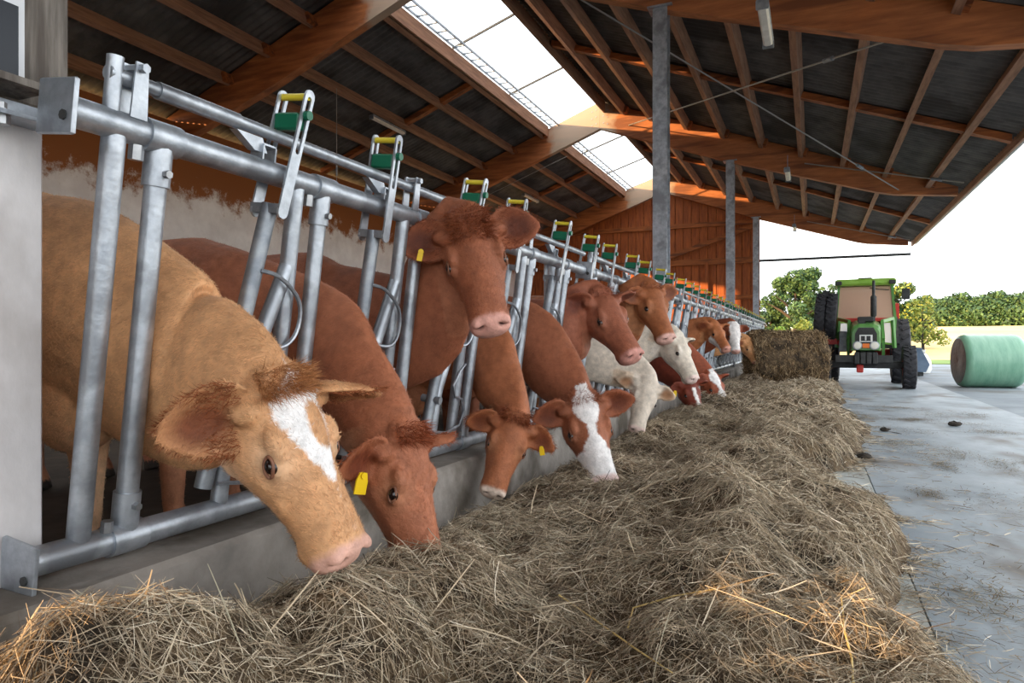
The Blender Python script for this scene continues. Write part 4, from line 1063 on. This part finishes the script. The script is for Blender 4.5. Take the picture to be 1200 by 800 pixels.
    d = np.stack([np.cos(az), np.sin(az)], 1); pz = np.full(n, 0.004); q_ = np.stack([-d[:, 1], d[:, 0]], 1)
    pl = np.stack([X, Y], 1); VV = np.stack([np.concatenate([pl + s1 * d * L[:, None] / 2 + s2 * q_ * W[:, None], (pz + 0.004 * (s1 + 1) * 0.5)[:, None]], 1) for s1, s2 in ((-1, -1), (-1, 1), (1, 1), (1, -1))], 1).reshape(-1, 3)
    col = np.array(C_)[g.integers(1, 6, n)] * 0.75
    so = link('chaff', fast_mesh('chaff', VV, np.arange(4 * n).reshape(-1, 4), np.repeat(col, 4, axis=0)), 'hay', t); so['kind'] = 'stuff'
hay()

def straws():
    # a few thick straws that lie on top of the heap in front
    spec = [('long pale straw, bent in the middle, lying on the front of the hay', [(655, 697), (700, 728), (745, 760), (788, 788)], 0.0032),
            ('kinked pale straw to the right of the long bent one', [(736, 735), (742, 712), (790, 698), (850, 688)], 0.0030),
            ('straight straw sticking up out of the near right hay', [(1000, 800), (998, 770), (990, 740), (986, 700)], 0.0034)]
    for lab, px, r in spec:
        pts = []
        for (x, y) in px:
            best = None
            for Y in np.arange(0.6, 6, 0.01):
                p = pt(x, y, Y)
                if p.z < max(float(hay_h(p.x, p.y)), 0) + 0.04: best = p; break
            if best is None: best = pt(x, y, 2.0)
            pts.append(best)
        c = pts[0]; o = obj('straw', MB().tube([p - c for p in pts], [r, r, r * 0.9, r * 0.6], 7), 'straw', None, True, c)
        tag(o, lab, 'straw')
mat('straw', (222, 190, 116), (238, 212, 146), 30, rough=0.5)
straws()

def loose_bale():
    c = (-0.55, 16.2, 0.0)
    t = thing('hay_bale', 'brown round hay bale lying loose in the windrow beside the tractor', 'hay bale', c, None, math.radians(18))
    g = np.random.default_rng(5); nA, nL = 40, 14; V = []; R0, Ln = 0.64, 1.5
    prof = [(0.0, -Ln / 2)] + [(R0 * k, -Ln / 2 - 0.02 * (1 - k)) for k in (0.35, 0.7, 0.93)] + [(R0, x) for x in np.linspace(-Ln / 2 + 0.05, Ln / 2 - 0.05, 8)] + [(R0 * k, Ln / 2) for k in (0.93, 0.7, 0.35)] + [(0.0, Ln / 2)]
    for (r, x) in prof:
        for k in range(nA):
            a = 2 * math.pi * k / nA; rr = r * (1 + 0.09 * float(vnoise(3 * math.cos(a) + x * 2, 3 * math.sin(a), 6)) + 0.03 * g.normal())
            V.append((x, rr * math.cos(a), R0 * 0.98 + rr * math.sin(a)))
    Fq = np.array([[i * nA + k, i * nA + (k + 1) % nA, (i + 1) * nA + (k + 1) % nA, (i + 1) * nA + k] for i in range(len(prof) - 1) for k in range(nA)])
    link('core', fast_mesh('core', np.array(V), Fq, smooth=True), 'hay_base', t)
    n = 9000; a = g.uniform(0, 6.283, n); end = g.uniform(size=n) < 0.3
    x = np.where(end, -Ln / 2 * np.sign(g.uniform(-0.7, 0.3, n)) * -1, g.uniform(-Ln / 2, Ln / 2, n)); r = np.where(end, R0 * np.sqrt(g.uniform(0, 1, n)), R0 * 1.01)
    x = np.where(end, -Ln / 2 - 0.01, x)
    p = np.stack([x, r * np.cos(a), R0 + r * np.sin(a)], 1); d = np.stack([g.normal(0, 0.5, n), -np.sin(a), np.cos(a)], 1) + g.normal(0, 0.35, (n, 3)); d /= np.linalg.norm(d, axis=1, keepdims=True)
    wv = np.cross(d, g.normal(size=(n, 3))); wv /= np.linalg.norm(wv, axis=1, keepdims=True); L = g.uniform(0.06, 0.22, (n, 1)); W = g.uniform(0.002, 0.005, (n, 1))
    VV = np.stack([p - d * L / 2 - wv * W, p - d * L / 2 + wv * W, p + d * L / 2 + wv * W, p + d * L / 2 - wv * W], 1).reshape(-1, 3); VV[:, 2] = np.maximum(VV[:, 2], 0.01)
    cols = np.array([lin(c_) for c_ in ((172, 146, 112), (142, 116, 84), (194, 170, 134), (112, 90, 66))])[g.integers(0, 4, n)]
    so = link('stalks', fast_mesh('stalks', VV, np.arange(4 * n).reshape(-1, 4), np.repeat(cols, 4, axis=0)), 'hay', t); so['kind'] = 'stuff'
loose_bale()

def wrapped_bale():
    t = thing('wrapped_bale', 'round silage bale in pale green wrap standing on the yard', 'silage bale', (3.72, 18.9, 0.0), None, math.radians(8))
    R0, Ln = 0.61, 1.22
    prof = [(R0 - 0.09 + 0.0, -Ln / 2 + 0.0), (R0 - 0.03, -Ln / 2 + 0.03), (R0, -Ln / 2 + 0.10)] + [(R0 + 0.006 * (-1) ** i, x) for i, x in enumerate(np.linspace(-Ln / 2 + 0.15, Ln / 2 - 0.15, 11))] + [(R0, Ln / 2 - 0.10), (R0 - 0.03, Ln / 2 - 0.03), (R0 - 0.09, Ln / 2)]
    obj('wrap', MB().lathe(prof, (0, 0, R0 - 0.012), (1, 0, 0), 40), 'wrap', t, True)
    for sx in (-1, 1):
        pe = [(R0 - 0.085, sx * Ln / 2), (R0 * 0.6, sx * (Ln / 2 + 0.012)), (R0 * 0.25, sx * (Ln / 2 + 0.004)), (0, sx * (Ln / 2 - 0.01))]
        o = obj('wrap_end', MB().lathe(pe, (0, 0, R0 - 0.012), (1, 0, 0), 40), 'wrap_end' if sx < 0 else 'wrap', t, True)
        if sx < 0: o['label'] = 'brownish folded end of the bale wrap'
wrapped_bale()

# ------------------------------------------------------------------ tractor (built facing -Y, origin under the front axle)
def tractor():
    t = thing('tractor', 'green farm tractor with cab parked at the end of the feed alley', 'tractor', (1.12, 17.6, 0.0), None, math.radians(-3))
    def tyre(name, x, y, r, w, rim, lugs=18, parent=None, zc=None, tilt=0.0):
        z = r if zc is None else zc
        pr = [(rim, -w * 0.42), (r * 0.80, -w * 0.5), (r * 0.95, -w * 0.44), (r, -w * 0.25), (r, w * 0.25), (r * 0.95, w * 0.44), (r * 0.80, w * 0.5), (rim, w * 0.42), (rim, -w * 0.42)]
        m = MB().lathe(pr, (0, 0, 0), (1, 0, 0), 32)
        for k in range(lugs):
            a = 2 * math.pi * k / lugs
            for s_ in (-1, 1):
                aa = a + (0.5 * math.pi / lugs * 2 if s_ > 0 else 0)
                R = Matrix.Rotation(aa, 3, 'X') @ Matrix.Rotation(s_ * 0.6, 3, 'Z')
                m.box(Matrix.Rotation(aa, 3, 'X') @ Vector((s_ * w * 0.22, 0, r + 0.006)), (w * 0.46, 0.045 * r / 0.5, 0.035), R)
        o = obj(name, m, 'black_rubber', t, True, (x, y, z)); o.rotation_euler = (0, tilt, 0)
        obj('rim', MB().lathe([(0.0, -0.02), (rim * 0.35, -0.03), (rim * 0.4, 0.04), (rim * 0.85, 0.05), (rim * 0.9, -w * 0.36), (rim * 1.02, -w * 0.42), (rim * 1.02, w * 0.42), (rim * 0.9, w * 0.36), (rim * 0.86, 0.07), (0.0, 0.07)], (0, 0, 0), (1, 0, 0), 28), 'tr_red', o, True)
        return o
    for sx in (-1, 1):
        tyre('front_wheel', sx * 0.86, 0.0, 0.47, 0.28, 0.27, 20)
        tyre('rear_wheel', sx * 0.80, 2.35, 0.80, 0.42, 0.45, 20)
    # pair of upright tyres carried on the left side
    for k, x in enumerate((-0.98, -0.74)):
        tyre('side_tyre', x, 0.75, 0.54, 0.25, 0.26, 22, None, 1.66, math.radians(4))
    obj('side_carrier', MB().box((-0.86, 0.75, 1.05), (0.5, 0.12, 0.14)).bar((-0.6, 0.75, 1.05), (-0.3, 0.9, 0.8), 0.1, 0.1).box((-0.86, 0.75, 1.35), (0.1, 0.1, 0.6)), 'tr_red', t)
    # axle, weights, chassis
    obj('front_axle', MB().box((0, 0, 0.52), (1.5, 0.16, 0.16), None, 0.02).box((0, -0.05, 0.62), (0.5, 0.3, 0.2), None, 0.02), 'tr_dark', t)
    obj('chassis', MB().box((0, 1.2, 0.66), (0.42, 2.6, 0.34), None, 0.03), 'tr_dark', t)
    obj('front_beam', MB().box((-0.05, -0.42, 0.66), (1.15, 0.12, 0.17), None, 0.015).box((0, -0.28, 0.68), (0.5, 0.3, 0.14)), 'tr_dark', t)
    for k in range(4): obj('front_weight', MB().box((-0.18 + k * 0.12, -0.52, 0.68), (0.10, 0.1, 0.26), None, 0.015), 'tr_dark', t)
    obj('tow_hook', MB().box((-0.12, -0.35, 0.44), (0.14, 0.14, 0.18), None, 0.02), 'tr_red', t)
    obj('under_guard', MB().prism([(-0.62, 0.56), (-0.3, 0.44), (0.35, 0.42), (0.55, 0.52), (0.55, 0.58), (-0.62, 0.62)], 'y', 1.0, 1.08), 'tr_red', t)
    # bonnet with grille, lamps and badge
    hood = MB()
    secs = [(-0.40, 0.86, 1.38, 0.27), (-0.36, 0.84, 1.44, 0.29), (0.2, 0.84, 1.50, 0.31), (0.9, 0.84, 1.56, 0.33)]
    rings = []
    for (y, z0, z1, hw) in secs:
        rings.append([Vector(p) for p in ((-hw, y, z0), (hw, y, z0), (hw, y, z1 - 0.14), (hw - 0.04, y, z1 - 0.05), (hw - 0.13, y, z1), (-hw + 0.13, y, z1), (-hw + 0.04, y, z1 - 0.05), (-hw, y, z1 - 0.14))])
    loft(hood, rings); obj('bonnet', hood, 'tr_green', t)
    gr = obj('grille', MB().prism([(-0.22, 0.90), (0.22, 0.90), (0.22, 1.22), (0.15, 1.36), (-0.15, 1.36), (-0.22, 1.22)], 'y', -0.425, -0.395), 'tr_grille', t)
    for k in range(7): obj('grille_slat', MB().box((0, -0.43, 1.06 + k * 0.036), (0.38, 0.012, 0.012)), 'tr_dark', gr)
    bd = obj('badge', MB().box((0, -0.435, 1.12), (0.26, 0.02, 0.16), None, 0.004), 'white_paint', t)
    obj('badge_inset', MB().box((-0.06, -0.447, 1.125), (0.08, 0.008, 0.10)).box((0.05, -0.447, 1.125), (0.08, 0.008, 0.10)).box((0.0, -0.447, 1.07), (0.2, 0.008, 0.015)), 'tr_dark', bd)
    for sx in (-1, 1):
        l = obj('headlight', MB().lathe([(0, -0.03), (0.07, -0.025), (0.085, 0.0), (0.085, 0.05), (0, 0.05)], (sx * 0.17, -0.44, 0.96), (0, 1, 0), 20), 'lamp_white', t, True)
        obj('lamp_ring', MB().tube([(sx * 0.17 + 0.087 * math.cos(a), -0.445, 0.96 + 0.087 * math.sin(a)) for a in np.linspace(0, 2 * math.pi, 20, endpoint=False)], 0.01, 6, closed=True), 'galv', l, True)
    obj('lower_badge', MB().box((0, -0.43, 0.955), (0.14, 0.03, 0.10), None, 0.006), 'lamp_orange', t)
    obj('air_intake', MB().box((0.0, 0.1, 1.56), (0.34, 0.26, 0.12), None, 0.02).box((-0.08, -0.1, 1.48), (0.14, 0.1, 0.1)), 'tr_dark', t)
    obj('exhaust', MB().tube([(0.17, 0.5, 1.5), (0.17, 0.5, 1.62), (0.17, 0.5, 1.66), (0.17, 0.5, 2.1), (0.17, 0.5, 2.14), (0.17, 0.5, 2.48)], [0.035, 0.035, 0.065, 0.065, 0.035, 0.03], 12), 'tr_dark', t, True)
    # loader brackets beside the bonnet
    for sx in (-1, 1):
        fr = MB()
        P = [(sx * 0.36, 0.2, 0.72), (sx * 0.36, 0.05, 1.10), (sx * 0.34, 0.35, 1.52), (sx * 0.58, 0.9, 1.60), (sx * 0.62, 0.95, 0.9)]
        for a, b in zip(P[:-1], P[1:]): fr.bar(a, b, 0.06, 0.07)
        obj('side_bracket', fr, 'tr_green', t)
    # cab
    hw, y0, y1, zb, zt = 0.66, 1.15, 2.75, 0.95, 2.42
    obj('cab_floor', MB().box((0, 1.95, 0.95), (1.2, 1.6, 0.14), None, 0.02), 'tr_dark', t)
    for sx in (-1, 1):
        obj('cab_pillar', MB().bar((sx * 0.60, y0 - 0.08, zb), (sx * 0.64, y0, 1.62), 0.07, 0.07, (0, 1, 0)).bar((sx * 0.64, y0, 1.60), (sx * 0.58, y0 + 0.14, zt), 0.06, 0.07, (0, 1, 0)), 'tr_green', t)
        obj('cab_pillar', MB().bar((sx * 0.66, 1.95, zb), (sx * 0.60, 1.95, zt), 0.06, 0.06, (0, 1, 0)), 'tr_green', t)
        obj('cab_pillar', MB().bar((sx * 0.62, y1, zb), (sx * 0.58, y1 - 0.1, zt), 0.07, 0.07, (0, 1, 0)), 'tr_green', t)
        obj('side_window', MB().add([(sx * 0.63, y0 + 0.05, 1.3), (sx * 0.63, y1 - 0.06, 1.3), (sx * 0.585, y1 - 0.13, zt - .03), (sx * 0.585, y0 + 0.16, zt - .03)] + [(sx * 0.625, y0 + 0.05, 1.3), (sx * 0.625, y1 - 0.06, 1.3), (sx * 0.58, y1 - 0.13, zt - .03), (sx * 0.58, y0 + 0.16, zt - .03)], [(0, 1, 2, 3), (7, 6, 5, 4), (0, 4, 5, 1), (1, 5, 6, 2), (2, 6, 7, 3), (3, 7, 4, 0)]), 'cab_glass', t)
        # lower front panes either side of the bonnet, framed in green
        pw = [(sx * 0.37, 1.02), (sx * 0.60, 0.98), (sx * 0.62, 1.30), (sx * 0.56, 1.52), (sx * 0.37, 1.52)]
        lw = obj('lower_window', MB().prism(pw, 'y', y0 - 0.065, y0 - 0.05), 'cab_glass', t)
        fm = MB()
        for a, b in zip(pw, pw[1:] + pw[:1]): fm.bar((a[0], y0 - 0.06, a[1]), (b[0], y0 - 0.06, b[1]), 0.045, 0.045, (0, 1, 0))
        obj('window_frame', fm, 'tr_lime', lw)
        obj('rear_fender', MB().prism([(2.35 + 0.88 * math.cos(a), 0.8 + 0.88 * math.sin(a)) for a in np.linspace(0.25, 2.9, 14)] + [(2.35 + 0.84 * math.cos(a), 0.8 + 0.84 * math.sin(a)) for a in np.linspace(2.9, 0.25, 14)], 'x', sx * 0.56, sx * 0.74), 'tr_dark', t)
        mi = obj('mirror', MB().box((sx * 0.86, 1.05, 2.18), (0.17, 0.04, 0.26), None, 0.015), 'tr_dark', t)
        obj('mirror_arm', MB().tube([(sx * 0.62, 1.2, 2.05), (sx * 0.8, 1.08, 2.0), (sx * 0.86, 1.05, 2.08)], 0.014, 7), 'tr_dark', mi)
    ws = MB().add([(-0.60, y0 - 0.01, 1.62), (0.60, y0 - 0.01, 1.62), (0.555, y0 + 0.13, zt - .02), (-0.555, y0 + 0.13, zt - .02), (-0.60, y0, 1.62), (0.60, y0, 1.62), (0.555, y0 + 0.14, zt - .02), (-0.555, y0 + 0.14, zt - .02)],
                  [(0, 1, 2, 3), (7, 6, 5, 4), (0, 4, 5, 1), (1, 5, 6, 2), (2, 6, 7, 3), (3, 7, 4, 0)])
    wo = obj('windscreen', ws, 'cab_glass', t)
    obj('wiper', MB().tube([(0.1, y0 + 0.09, zt - 0.06), (0.3, y0 + 0.07, zt - 0.1), (0.52, y0 + 0.07, zt - 0.12)], 0.01, 6), 'tr_dark', wo)
    obj('dash_panel', MB().box((0, y0 + 0.02, 1.58), (1.24, 0.08, 0.09), None, 0.01), 'tr_red', t)
    obj('rear_panel', MB().box((0, y1 - 0.03, 1.25), (1.15, 0.05, 0.7)), 'tr_dark', t)
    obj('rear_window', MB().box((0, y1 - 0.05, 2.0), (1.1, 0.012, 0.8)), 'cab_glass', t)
    obj('seat', MB().box((0, 2.2, 1.2), (0.45, 0.45, 0.14), None, 0.04).box((0, 2.42, 1.5), (0.45, 0.12, 0.55), None, 0.04), 'tr_dark', t)
    obj('steering_wheel', MB().tube([(0.19 * math.cos(a), 1.55 + 0.07 * math.sin(a), 1.66 + 0.17 * math.sin(a)) for a in np.linspace(0, 6.283, 18, endpoint=False)], 0.014, 6, closed=True).tube([(0, 1.55, 1.66), (0, 1.3, 1.4)], 0.02, 6), 'tr_dark', t)
    obj('cab_roof', MB().box((0, 1.95, 2.50), (1.34, 1.75, 0.16), None, 0.045), 'tr_lime', t)
    rb = obj('roof_hatch', MB().box((0, 1.75, 2.61), (0.32, 0.4, 0.07), None, 0.02), 'tr_dark', t)
    for sx in (-1, 1): obj('work_lamp', MB().box((sx * 0.58, 1.06, 2.48), (0.14, 0.06, 0.10), None, 0.015), 'tr_dark', t)
    obj('hitch_mast', MB().bar((0.76, 2.9, 0.9), (0.74, 2.8, 2.05), 0.12, 0.12, (0, 1, 0)).box((0.4, 3.1, 0.75), (0.9, 0.3, 0.2)).box((0.85, 2.85, 1.2), (0.2, 0.12, 0.12)), 'tr_red', t)
    tk = obj('tool_box', MB().box((-0.48, 0.9, 1.05), (0.18, 0.4, 0.5), None, 0.02), 'galv_dull', t)
tractor()

# ------------------------------------------------------------------ lamps, tie rods
def fixtures():
    def lamp(c, ln, axis, label):
        t = thing('strip_light', label, 'lamp', c, 'fluorescent strip lights under the roof')
        d = Vector(axis).normalized(); a = -d * ln / 2; b = d * ln / 2
        obj('housing', MB().bar(a + Vector((0, 0, 0.05)), b + Vector((0, 0, 0.05)), 0.13, 0.05, ch=0.01), 'galv_dull', t)
        obj('diffuser', MB().bar(a * 0.98, b * 0.98, 0.11, 0.075, ch=0.02), 'diffuser', t)
        for q in (a, b): obj('end_cap', MB().bar(q, q * 1.02, 0.14, 0.11, ch=0.01), 'galv_dull', t)
        obj('hanger', MB().tube([(0, 0, 0.07), (0, 0, 0.5)], 0.008, 6), 'galv_dull', t)
    p = pt(897, 30, 8.6); lamp(p, 1.1, (0.0, 1, 0.0), 'pale strip light hanging at the top of the picture, right of the tall post')
    p = pt(923, 205, 18.5); lamp(p, 1.1, (0, 1, 0), 'short pale strip light under the middle roof frame')
    p = pt(931, 267, 28.2); lamp(p, 1.1, (0, 1, 0), 'tiny pale strip light under the farthest roof frame')
    p = pt(455, 135, 15.2); p.z = ztop(p.x) - 0.32; lamp(p, 1.5, (0, 1, 0), 'long strip light on the left roof slope above the second lock')
    p = pt(622, 222, 25.2); p.z = ztop(p.x) - 0.32; lamp(p, 1.5, (0, 1, 0), 'far strip light on the left roof slope before the plank gable')
    def rod(a, b, label, r=0.017):
        a, b = Vector(a), Vector(b); t = thing('tie_rod', label, 'tie rod', a, 'steel wind bracing rods')
        obj('rod', MB().tube([(0, 0, 0), b - a], r, 7), 'cable', t)
        d = (b - a).normalized(); m = (b - a) * 0.85
        obj('turnbuckle', MB().tube([m - d * 0.12, m + d * 0.12], r * 2.4, 8), 'galv_dull', t)
    zt = lambda x: ztop(x) - 0.42
    rod((-5.2, 20.78, zt(-5.2) - .1), (1.2, 11.02, zt(1.2) - 0.1), 'bracing rod slanting from the ridge joint to the near right roof frame')
    rod((-4.6, 11.02, zt(-4.6)), (2.1, 20.78, zt(2.1) - 0.05), 'bracing rod falling from the tall post towards the middle eave')
    rod((-0.2, 20.6, zt(-0.2)), (3.3, 19.2, ztop(3.3) - 0.28), 'thin rod from the middle roof frame out to the eave')
    rod((-0.2, 30.6, zt(-0.2)), (3.3, 29.2, ztop(3.3) - 0.28), 'thin rod from the farthest roof frame out to the eave')
    rod((-7.2, 20.78, 7.0), (-12.8, 20.78, 5.0), 'level bracing rod under the left roof slope', 0.01)
    rod((-9.9, 12.6, 6.8), (-9.9, 12.6, 4.6), 'hanging wire below the left roof slope', 0.008)
fixtures()

# ------------------------------------------------------------------ background
def leaf_cloud(seed, blobs, n, size, cols, flat=0.7):
    g = np.random.default_rng(seed); Vs = []; cs = []
    wt = np.array([b[3] * b[4] for b in blobs]); k = g.choice(len(blobs), n, p=wt / wt.sum()); Bb = np.array(blobs)[k]
    d = g.normal(size=(n, 3)); d /= np.linalg.norm(d, axis=1, keepdims=True); rr = g.uniform(0.45, 1.0, (n, 1)) ** 0.5
    p = Bb[:, :3] + d * rr * np.stack([Bb[:, 3], Bb[:, 3], Bb[:, 4]], 1)
    nrm = d + g.normal(0, 0.7, (n, 3)); nrm /= np.linalg.norm(nrm, axis=1, keepdims=True)
    a = np.cross(nrm, g.normal(size=(n, 3))); a /= np.linalg.norm(a, axis=1, keepdims=True); b = np.cross(nrm, a)
    s = g.uniform(0.6, 1.3, (n, 1)) * size
    V = np.stack([p - a * s, p - b * s * 0.55, p + a * s, p + b * s * 0.55], 1).reshape(-1, 3)
    c = np.array([lin(c_) for c_ in cols])[g.integers(0, len(cols), n)] * g.uniform(0.75, 1.2, (n, 1))
    return fast_mesh('foliage', V, np.arange(4 * n).reshape(-1, 4), np.repeat(c, 4, axis=0))
def blobs(seed, R, H, z0, k):
    g = random.Random(seed); out = []
    for _ in range(k):
        a = g.uniform(0, 6.28); t = g.uniform(0, 1); rad = R * math.sqrt(g.uniform(0, 1)) * (1 - 0.55 * t)
        s = g.uniform(0.20, 0.42) * R * (1 - 0.35 * t)
        out.append((rad * math.cos(a), rad * math.sin(a), z0 + s * 0.6 + t * (H - z0 - s * 1.2), s, s * 0.8))
    return out
def ground_z(X, Y):
    t = min(max((Y - 38) / 120, 0), 1); return -0.26 + 4.3 * t * t * (3 - 2 * t) + min(max((Y - 150) / 180, 0), 1) * 2
GREENS = [(56, 84, 50), (70, 98, 54), (46, 70, 44), (84, 108, 60)]
YGREEN = [(170, 170, 70), (190, 180, 84), (140, 150, 62), (120, 138, 60)]
def tree(name, label, cat_, px, Y, R, H, z0, seed, n, size, cols, group=None, stem=True, mesh=None, xy=None):
    p = pt(px, 400, Y) if xy is None else Vector((xy[0], xy[1], 0)); z = ground_z(p.x, p.y) - 0.05
    t = thing(name, label, cat_, (p.x, p.y, z), group)
    me = mesh or leaf_cloud(seed, blobs(seed, R, H, z0, 34), int(n * 2.2), size * 0.68, cols)
    link('foliage', me, 'leaf', t)
    if stem:
        g = random.Random(seed); m = MB().tube([(0, 0, -0.1), (0.03, 0.02, z0 * 0.7), (0, 0.05, z0 + (H - z0) * 0.5), (0.02, 0, H * 0.85)], [R * 0.10, R * 0.075, R * 0.05, 0.02], 8)
        for k in range(5):
            a = g.uniform(0, 6.28); h = z0 + (H - z0) * g.uniform(0.0, 0.45)
            m.tube([(0, 0, h), (R * .35 * math.cos(a), R * .35 * math.sin(a), h + R * .3), (R * .7 * math.cos(a), R * .7 * math.sin(a), h + R * .5)], [R * 0.045, R * 0.03, 0.015], 6)
        obj('trunk', m, 'bark', t, True)
    return t
def background():
    tree('tree', 'tall dark green tree beyond the plank gable, left of the tractor', 'tree', 932, 62, 3.2, 7.0, 1.0, 11, 5200, 0.22, GREENS)
    tree('tree', 'lower dark tree beside the tall one, next to the gable corner', 'tree', 903, 66, 2.2, 4.6, 0.6, 12, 2600, 0.22, GREENS)
    tree('tree', 'green tree rising right behind the tractor cab', 'tree', 1050, 60, 2.4, 6.2, 1.0, 13, 3600, 0.2, GREENS + YGREEN[:1])
    tree('tree', 'dark tree half hidden behind the cab roof', 'tree', 975, 70, 2.5, 6.2, 1.0, 14, 3000, 0.22, GREENS)
    tree('sapling', 'young yellow-green tree with a thin trunk, between tractor and wrapped bale', 'tree', 1081, 34, 0.85, 3.35, 1.2, 15, 520, 0.11, YGREEN)
    tree('shrub', 'sunlit yellow shrub left of the tractor', 'shrub', 945, 40, 1.1, 2.7, 0.1, 16, 1900, 0.11, YGREEN, None, False)
    tree('shrub', 'clipped green hedge block by the pale wall', 'shrub', 917, 44, 0.9, 2.2, 0.1, 17, 1800, 0.11, [(120, 150, 60), (96, 130, 54)], None, False)
    tree('shrub', 'dark green bush at the field edge right of the cab', 'shrub', 1066, 70, 2.6, 3.6, 0.2, 18, 2400, 0.2, GREENS, None, False)
    # hedge row at the far side of the field
    protos = [leaf_cloud(40 + k, blobs(40 + k, 6.5, (6.6, 8.2, 6.0, 7.4)[k], -0.5, 40), 6000, 0.42, GREENS if k % 2 else GREENS + [(118, 128, 66)]) for k in range(4)]
    g = random.Random(3)
    for k in range(20):
        px = 1070 + k * 10.5; Y = 205 + g.uniform(-6, 6) - k * 1.5
        tree('hedge_tree', 'rounded green tree in the hedge row across the stubble field', 'tree', px, Y, 5.6, 8, 0.3, 60 + k, 0, 0, None, 'trees of the far hedge row', False, protos[k % 4])
    # pale wall, rail fence and shed beyond the gable
    p = pt(905, 400, 46)
    wl = thing('garden_wall', 'low pale wall with a rail, seen past the gable corner', 'wall', (p.x, p.y, ground_z(p.x, p.y)))
    obj('panel', MB().box((0, 0, 0.7), (1.9, 0.25, 1.5)), 'hedge_wall', wl); obj('coping', MB().box((0, 0, 1.48), (2.0, 0.34, 0.1)), 'white_paint', wl)
    q = pt(926, 400, 38)
    rf = thing('rail_fence', 'pale two-rail fence left of the tractor', 'fence', (q.x, q.y, ground_z(q.x, q.y)))
    for z in (0.75, 1.45): obj('rail', MB().box((0, 0, z), (4.4, 0.05, 0.12)), 'hedge_wall', rf)
    for x in (-2.1, -0.7, 0.7, 2.1): obj('post', MB().box((x, 0.05, 0.75), (0.1, 0.1, 1.6)), 'hedge_wall', rf)
    # blue skip and white sack behind the tractor
    b = pt(1064, 432, 24.5)
    sk = thing('blue_skip', 'blue-grey metal tipping skip behind the tractor wheel', 'container', (b.x, b.y, 0.0))
    obj('tub', MB().prism([(-0.45, 0.12), (0.42, 0.12), (0.52, 0.35), (0.30, 0.82), (-0.30, 0.88), (-0.45, 0.6)], 'y', -0.5, 0.5), 'blue_metal', sk)
    obj('rim', MB().bar((-0.32, -0.52, 0.89), (0.32, -0.52, 0.83), 0.05, 0.05).bar((-0.32, 0.52, 0.89), (0.32, 0.52, 0.83), 0.05, 0.05).bar((-0.31, -0.52, 0.885), (-0.31, 0.52, 0.885), 0.05, 0.05), 'blue_metal', sk)
    for x in (-0.3, 0.3): obj('skid', MB().box((x, 0, 0.06), (0.12, 0.9, 0.12)), 'tr_dark', sk)
    c = pt(1081, 432, 26)
    sa = thing('white_sack', 'small white sack standing by the young tree', 'sack', (c.x, c.y, 0.02))
    obj('bag', MB().lathe([(0, 0), (0.22, 0.0), (0.27, 0.12), (0.25, 0.38), (0.15, 0.58), (0.07, 0.66), (0.11, 0.76), (0, 0.75)], (0, 0, 0), (0, 0, 1), 14), 'white_paint', sa, True)
    obj('tie', MB().tube([(0.075 * math.cos(a), 0.075 * math.sin(a), 0.66) for a in np.linspace(0, 6.283, 12, endpoint=False)], 0.012, 6, closed=True), 'tr_dark', sa)
background()

def clods():
    for k, (x, y, r, lab) in enumerate(((1118, 499, 0.06, 'dark dry clod lying alone on the alley, farthest right'), (1037, 505, 0.045, 'small dark clod on the alley near the hay edge'), (1013, 537, 0.05, 'dark clod beside the joint of the pale feed table'))):
        d = FPX * CAM_H / (y - 400.0); xc = (x - 600) / FPX * d; X, Y = CT * xc - ST * d, ST * xc + CT * d
        g = random.Random(k); m = MB().ell((0, 0, r * 0.42), (r * 1.3, r, r * 0.5), None, 10, 7)
        m.v = [(a * g.uniform(0.8, 1.2), b * g.uniform(0.8, 1.2), max(c * g.uniform(0.8, 1.25), 0.0)) for a, b, c in m.v]
        tag(obj('dirt_clod', m, 'dirt', None, False, (X, Y, 0.0)), lab, 'dirt clod', 'clods on the concrete alley')
mat('dirt', (44, 40, 36), (70, 62, 54), 30, rough=0.95, bump=0.5, bscale=40)
clods()
